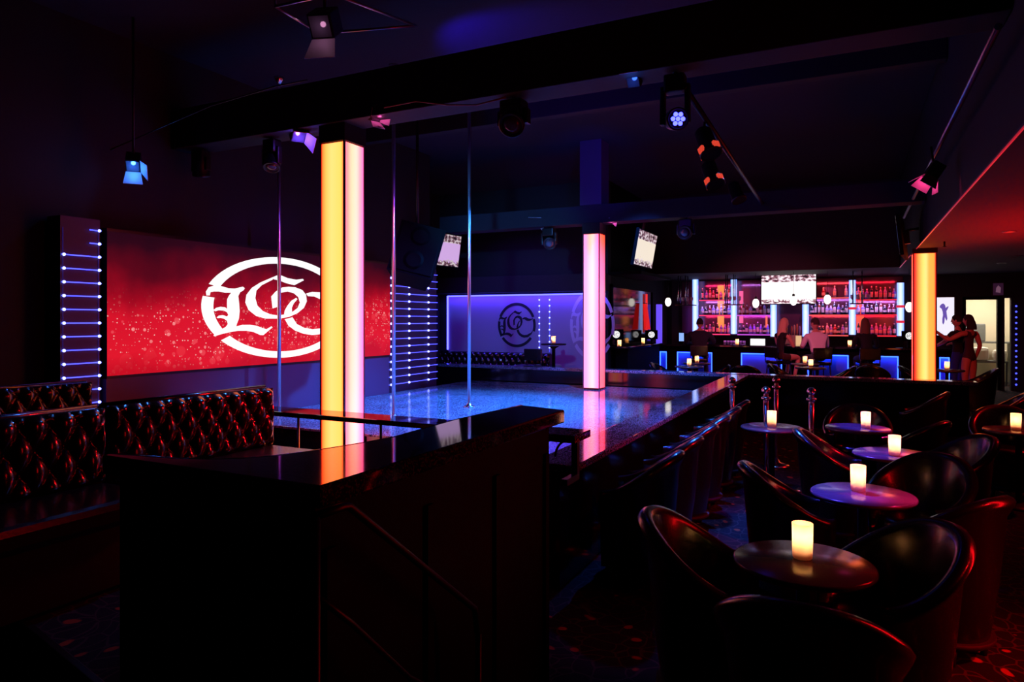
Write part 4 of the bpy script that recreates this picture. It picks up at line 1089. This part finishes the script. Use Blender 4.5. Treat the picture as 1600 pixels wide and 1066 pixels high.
person('standing person in dark bodysuit with shoulder length hair, arm raised, by the doorway', (x, 16.3, 0), .75, JD, [SKIN2, DARKP, cl('bodysuit', (60, 24, 40)), cl('black_shoe', (14, 14, 16))], bodysuit, (cl('dark_hair', (34, 18, 16)), 'bob'), (0, 0, .3))

# ------------------------------------------------------------------ right rear: lit poster, picture, doorway contents, blue dots
x0_, d = at_y(1463, 19.37); x1_ = at_y(1491, 19.37)[0]; z0_, z1_ = zz(524, d), zz(465, d)
lp = thing('lit_poster', 'white backlit poster with a violet dancer silhouette', 'poster', ((x0_+x1_)/2, 19.38, z0_))
pw, ph = x1_-x0_, z1_-z0_
MB().box(-pw/2-.02, pw/2+.02, -.02, .015, -.02, ph+.02).build('frame', M['black_metal'], lp)
MB().box(-pw/2, pw/2, -.03, -.018, 0, ph).build('light_panel', glow('poster_glow', (245, 240, 255), 1.0), lp)
sil = [(.30,.35),(.36,.30),(.42,.36),(.45,.50),(.50,.44),(.55,.40),(.60,.46),(.56,.58),(.54,.66),(.62,.72),(.68,.78),(.60,.78),(.50,.74),(.46,.82),(.36,.86),(.24,.84),(.16,.80),(.14,.76),(.26,.72),(.32,.64),(.34,.56),(.30,.46)]
MB().prism([((u-.45)*pw*.95, v*ph) for u, v in sil], 0, .004, mtx=Matrix.Rotation(PI/2, 4, 'X')).build('silhouette', glow('violet_ink', (110, 90, 190), .8), lp, (-.02*pw, -.031, -.02*ph))
x, d = at_y(1562, 19.2)
fp = thing('framed_picture', 'small framed picture above the right of the doorway', 'picture', (x, 19.38, zz(463, d)))
MB().box(-.13, .13, -.02, .01, 0, .34).build('frame', M['black_metal'], fp); MB().box(-.1, .1, -.026, -.018, .03, .31).build('print', mat('print_violet', (90, 60, 110), .5, emit=(90, 50, 90), es=.15), fp)
MB().prism([(-.05, .1), (.04, .08), (.05, .2), (.0, .26), (-.04, .2)], 0, .003, mtx=Matrix.Rotation(PI/2, 4, 'X')).build('pale_figure', mat('print_pale', (210, 180, 200), .6, emit=(160, 120, 150), es=.3), fp, (0, -.027, 0))
ls = thing('light_strip', 'vertical string of blue LED dots right of the doorway', 'light strip', (at_y(1588, 19.36)[0], 19.37, 0))
MB().tube([(0, 0, .1), (0, 0, 2.05)], .006, 6).build('wire', M['black_metal'], ls)
nd2 = MB().sphere((0, 0, 0), .022, 8, 6).mesh('node', M['led_blue'])
for k in range(15): put('node', nd2, ls, (0, -.015, .15+k*.13))
ds = thing('store_shelf', 'cream shelf with a grey panel and round monogram in the lit doorway', 'shelf', (2.95, 21.6, 0))
MB().box(-.8, .8, -.2, .4, 1.04, 1.08).build('shelf_board', M['grey_plastic'], ds)
MB().box(-.42, .16, .0, .06, 1.08, 1.55, r=.03).build('grey_panel', M['grey_plastic'], ds)
MB().lathe([(.12, 0), (.12, .006)], 24).build('round_sign', M['screen_white'], ds, (-.25, -.004, 1.34), (PI/2, 0, 0))
logo_mesh(None, .1, .1, .004).build('monogram', M['logo_dark'], ds, (-.25, -.012, 1.34), (PI/2, 0, 0))
for sx in (-.7, .7): MB().box(sx-.03, sx+.03, -.1, .3, 0, 1.04).build('leg', M['grey_plastic'], ds)
for k, (dx, w_, h_, lab) in enumerate(((-.08, .34, .34, 'cream cushion stacked left in the lit doorway'), (.32, .3, .28, 'white cushion stacked right in the lit doorway'))):
    bx_ = MB().box(-w_/2, w_/2, -.15, .15, 0, h_, r=.09).build('cushion', M['white_fabric'], None, (2.98+dx, 20.9, .62)); tag(bx_, lab, 'cushion')
t = thing('side_table', 'low table holding the cushions in the lit doorway', 'table', (3.05, 20.9, 0))
MB().box(-.4, .4, -.2, .2, .57, .62).build('top', M['grey_plastic'], t)
for sx in (-1, 1):
    for sy in (-1, 1): MB().box(sx*.36-.02, sx*.36+.02, sy*.17-.02, sy*.17+.02, 0, .57).build('leg', M['steel'], t)

# red LED line along the soffit edge, down lights in the soffit
rl = MB().box(-.005, .005, 0, 13.2, -.012, .0).build('led_line', M['led_red'], None, (.868, 3.2, 2.752)); tag(rl, 'red LED line running along the right soffit edge', 'light strip')
for px, py, lab in ((1577, 363, 'nearest small down light in the red lit soffit'), (1565, 412, 'far small down light in the red lit soffit'), (1592, 401, 'middle small down light in the soffit at the right edge')):
    x, y = at_h(px, py, 2.74)
    t = thing('down_light', lab, 'ceiling light', (x, y, 2.75), 0, 'small down lights in the right soffit')
    MB().lathe([(.075, 0), (.08, -.006), (.06, -.012), (.055, -.002)], 20).build('ring', M['steel'], t)
    MB().lathe([(.055, -.003), (.001, -.003)], 16).build('lens', glow('warm_lens', (255, 110, 60), .9), t)
x, y = at_h(1476, 392, 2.62)
t = thing('sprinkler', 'small sprinkler head hanging from the soffit right of the amber pillar', 'sprinkler', (x, y, 2.75))
MB().tube([(0, 0, 0), (0, 0, -.07)], .012, 8).build('pipe', M['black_metal'], t); MB().lathe([(.03, -.07), (.03, -.076), (.01, -.08)], 12).build('plate', M['black_metal'], t)

# ------------------------------------------------------------------ stage lanterns
def lamp_inside(t, loc, col, power, name='lantern_lamp'):
    l = bpy.data.lights.new(name, 'POINT'); l.color = lin(col); l.energy = power; l.shadow_soft_size = .02
    o = bpy.data.objects.new(name, l); COL.objects.link(o); o.parent = t; o.location = loc
def barn_door(label, loc, target, s, col, power, flaps=(0, 1, 2, 3), top=None, spread=50):
    # box lantern with hinged flaps; local -Z is the beam direction
    q = (Vector(target)-Vector(loc)).to_track_quat('-Z', 'Y').to_euler()
    t = thing('stage_lantern', label, 'stage light', loc, 0, 'barn door lanterns under the ceiling', q)
    MB().box(-s*.5, s*.5, -s*.5, s*.5, -.02, s*1.1, r=.01).build('body', M['black_metal'], t)
    MB().box(-s*.42, s*.42, -s*.42, s*.42, -.026, -.02).build('lens', M['lamp_lens'], t)
    for k in flaps:
        an = math.radians(90-spread)
        w0, w1, ln = s*.5, s*.66, s*1.0
        vs_ = [(-w0, 0, 0), (w0, 0, 0), (w1, 0, -ln), (-w1, 0, -ln), (-w0, .006, 0), (w0, .006, 0), (w1, .006, -ln), (-w1, .006, -ln)]
        mt = Matrix.Rotation(k*PI/2, 4, 'Z') @ Matrix.Translation((0, s*.5, -.02)) @ Matrix.Rotation(math.radians(spread-20), 4, 'X')
        MB().add([mt @ Vector(p) for p in vs_], [(0,3,2,1),(4,5,6,7),(0,1,5,4),(1,2,6,5),(2,3,7,6),(3,0,4,7)]).build('flap', M['flap_metal'], t)
    if power: lamp_inside(t, (0, 0, -.09), col, power)
    zt3 = top if top else 3.6
    inv = q.to_matrix().transposed()
    pts = [inv @ (Vector((loc[0], loc[1], zt3))-Vector(loc)), Vector((0, 0, s*.5))]
    MB().tube(pts, .012, 6).build('hanger', M['black_metal'], t)
    return t
def at_yz(px, py, Y):
    x, d = at_y(px, Y); return (x, Y, zz(py, d))
barn_door('lantern with violet lit flap left of the yellow pillar', at_yz(466, 212, 5.25), (-3.4, 4.2, 1.2), .14, (110, 70, 255), 4.5, (0, 1))
barn_door('lantern with pink lit flap right of the yellow pillar', at_yz(586, 181, 5.2), (-1.4, 4.2, 2.7), .10, (255, 90, 170), 1.8)
barn_door('lantern with dusky pink flap high above the yellow pillar', at_yz(502, 40, 3.7), (-2.6, 1.5, 2.0), .17, (255, 170, 225), .16, (2,), 4.6)
barn_door('lantern with blue lit flaps at far left', (-6.28, 4.3, 3.16), (-4.6, 2.9, 1.2), .13, (60, 130, 255), 2.6, (1, 2), top=4.6)
barn_door('lantern with blue flap under the middle beam', at_yz(833, 345, 10.75), (-3.6, 8.5, 1.0), .17, (60, 100, 255), .8, (0, 1), top=3.3)
barn_door('small lantern with pink flap right of the pink pillar', at_yz(953, 345, 10.75), (-2.0, 8.5, 1.5), .09, (255, 90, 190), .8, (0, 1), 3.3)
barn_door('lantern with pink flap on the pipe along the right soffit', (.66, 7.6, 3.02), (-.6, 7.3, 1.0), .12, (255, 60, 130), 1.3, (0, 1, 2, 3), 3.3)
barn_door('lantern with blue flap beside the lit LED head', at_yz(990, 125, 5.25), (-1.5, 3.0, 1.5), .11, (60, 110, 255), .5, (0,), 3.6)
def moving_head(label, px, pyc, Y, s, top, led=None, aim=(0, -1, -.3), glowm=None):
    x, y, z = at_yz(px, pyc, Y)
    t = thing('moving_head_light', label, 'stage light', (x, y, z), 0, 'moving head lights under the beams')
    h = top-z
    MB().box(-s*.8, s*.8, -s*.6, s*.6, h-.16, h-.02, r=.02).build('base_box', M['black_metal'], t)
    MB().tube([(0, 0, h-.02), (0, 0, h+.05)], .02, 8).build('clamp', M['black_metal'], t)
    for sx in (-1, 1): MB().box(sx*s*.95-.02, sx*s*.95+.02, -s*.3, s*.3, -s*.35, h-.1, r=.01).build('yoke_arm', M['black_metal'], t)
    q = Vector(aim).to_track_quat('-Z', 'Y').to_euler()
    hd_ = MB().lathe([(.001, s*1.05), (s*.5, s*1.0), (s*.72, s*.75), (s*.78, s*.2), (s*.8, -s*.55), (s*.86, -s*.6), (s*.86, -s*.85), (s*.74, -s*.88), (s*.7, -s*.8)], 28).build('head', M['black_metal'], t, (0, 0, 0), q)
    MB().lathe([(s*.7, -s*.79), (s*.3, -s*.83), (.001, -s*.84)], 24).build('lens', M['lamp_lens'], hd_)
    if led:
        lm_ = MB().lathe([(.001, -.008), (.013, -.006), (.017, 0), (.017, .004)], 12).mesh('led_lens', led)
        put('led_lens', lm_, hd_, (0, 0, -s*.86))
        for k in range(6): put('led_lens', lm_, hd_, (.038*math.cos(k*PI/3), .038*math.sin(k*PI/3), -s*.86))
    return t
moving_head('large moving head hanging from the front beam mid picture', 803, 188, 5.25, .13, 3.55, aim=(.2, -1, -.8))
moving_head('moving head hanging over the left dance pole', 425, 252, 5.25, .10, 3.55, aim=(.3, -.4, -1))
moving_head('moving head with seven lit blue LEDs', 1055, 187, 5.25, .10, 3.55, glow('led_lamp', (150, 160, 255), 1.2, (1, 1, 12)), aim=(.48, -.9, -.22))
moving_head('unlit moving head under the middle beam right of the pink pillar', 1072, 362, 10.75, .13, 3.24)
moving_head('unlit moving head with an orange glint below the middle beam', 858, 378, 10.75, .13, 3.24, aim=(.5, -1, -.5))
moving_head('dark moving head far left of the yellow pillar', 314, 262, 5.25, .11, 3.55, aim=(-.3, .3, -1))
# pipe with red slotted pars
pp = MB().tube([(-1.15, 5.2, 3.42), (-1.2, 10.65, 3.36)], .024, 10).build('lighting_pipe', M['black_metal']); tag(pp, 'black lighting pipe running back from the LED head', 'pipe')
for k, (px, py, d, lab) in enumerate(((1104, 222, 6.0, 'upper par can with red light slots on the lighting pipe'), (1112, 272, 6.9, 'lower par can with red light slots on the lighting pipe'), (1150, 300, 8.9, 'far par can at the end of the lighting pipe'))):
    a = (px-800)/FPX*d; x, y = _w(a, d); z = zz(py, d)
    q = Vector((.35, -.3, -.9)).to_track_quat('-Z', 'Y').to_euler()
    t = thing('par_can', lab, 'stage light', (x, y, z), 0, 'par cans on the lighting pipe', q)
    MB().lathe([(.001, .14), (.05, .14), (.075, .11), (.08, -.1), (.095, -.11), (.095, -.14), (.08, -.13)], 24).build('can', M['black_metal'], t)
    MB().lathe([(.08, -.11), (.001, -.115)], 20).build('lens', M['lamp_lens'], t)
    if k < 2:
        for q4 in range(4):
            for j in range(3): MB().box(-.03+j*.022, -.014+j*.022, -.103, -.08, -.125, -.07).build('light_slot', M['red_slot'], t, (0, 0, 0), (0, 0, q4*PI/2))
    inv = q.to_matrix().transposed()
    MB().tube([inv @ Vector((-1.17-x, 0, 3.4-z)), Vector((0, 0, .08))], .01, 6).build('hanger', M['black_metal'], t)
pp = MB().tube([(.72, 4.6, 3.28), (.72, 12.5, 3.28)], .02, 10).build('lighting_pipe', M['steel']); tag(pp, 'steel lighting pipe along the right soffit face', 'pipe')

# loudspeaker hung over the stage
sx_, sy_ = _w((652-800)/FPX*9.0, 9.0)
sp = thing('loudspeaker', 'large black hanging loudspeaker in front of the left television', 'loudspeaker', (sx_, sy_, 2.5), 0, None, (math.radians(-18), math.radians(14), .5))
MB().prism([(-.30, -.2), (.30, -.2), (.2, .28), (-.2, .28)], -.36, .36).build('cabinet', M['plastic_dark'], sp)
MB().box(-.27, .27, -.225, -.2, -.33, .33, r=.01).build('grille', M['plastic_dark'], sp)
for zz_ in (-.16, .18): MB().lathe([(.12, 0), (.13, .01), (.02, -.02)], 20).build('driver', M['plastic_dark'], sp, (0, -.226, zz_), (PI/2, 0, 0))
_q = sp.rotation_euler.to_matrix().transposed()
MB().tube([_q @ Vector((0, 0, .3)), _q @ Vector((0, 0, 2.1))], .02, 8).build('hanger', M['black_metal'], sp)

# square duct frame near the ceiling and cables
def P3(px, py, d): 
    x, y = _w((px-800)/FPX*d, d); return (x, y, zz(py, d))
df = thing('ceiling_frame', 'thin steel frame under the ceiling at top left', 'frame', P3(430, 10, 4.2))
o0 = Vector(P3(430, 10, 4.2))
for pts in ([(430, 10, 4.2), (500, 52, 5.2)], [(430, 10, 4.2), (520, -10, 4.0)], [(520, -10, 4.0), (650, 40, 5.2)], [(500, 52, 5.2), (650, 40, 5.2)]):
    MB().tube([Vector(P3(*p))-o0 for p in pts], .009, 6).build('bar', M['steel'], df)
MB().tube([(0, 0, 0), (0, 0, 4.6-o0.z)], .006, 6).build('hanger', M['steel'], df)
cb_ = [P3(170, 235, 7.0), P3(250, 200, 6.6), P3(330, 165, 6.3), P3(430, 135, 6.0), P3(480, 125, 5.9)]
o = MB().tube(cb_, .006, 6).build('cable', M['black_metal']); tag(o, 'thin cable slung along the front beam at upper left', 'cable')
cb2 = [at_yz(px, py, 5.05) for px, py in ((600, 168), (650, 158), (700, 164), (745, 164), (790, 152))]
o = MB().tube(cb2, .007, 6).build('cable', mat('red_cable', (120, 40, 30), .5)); tag(o, 'reddish cable hanging under the front beam', 'cable')
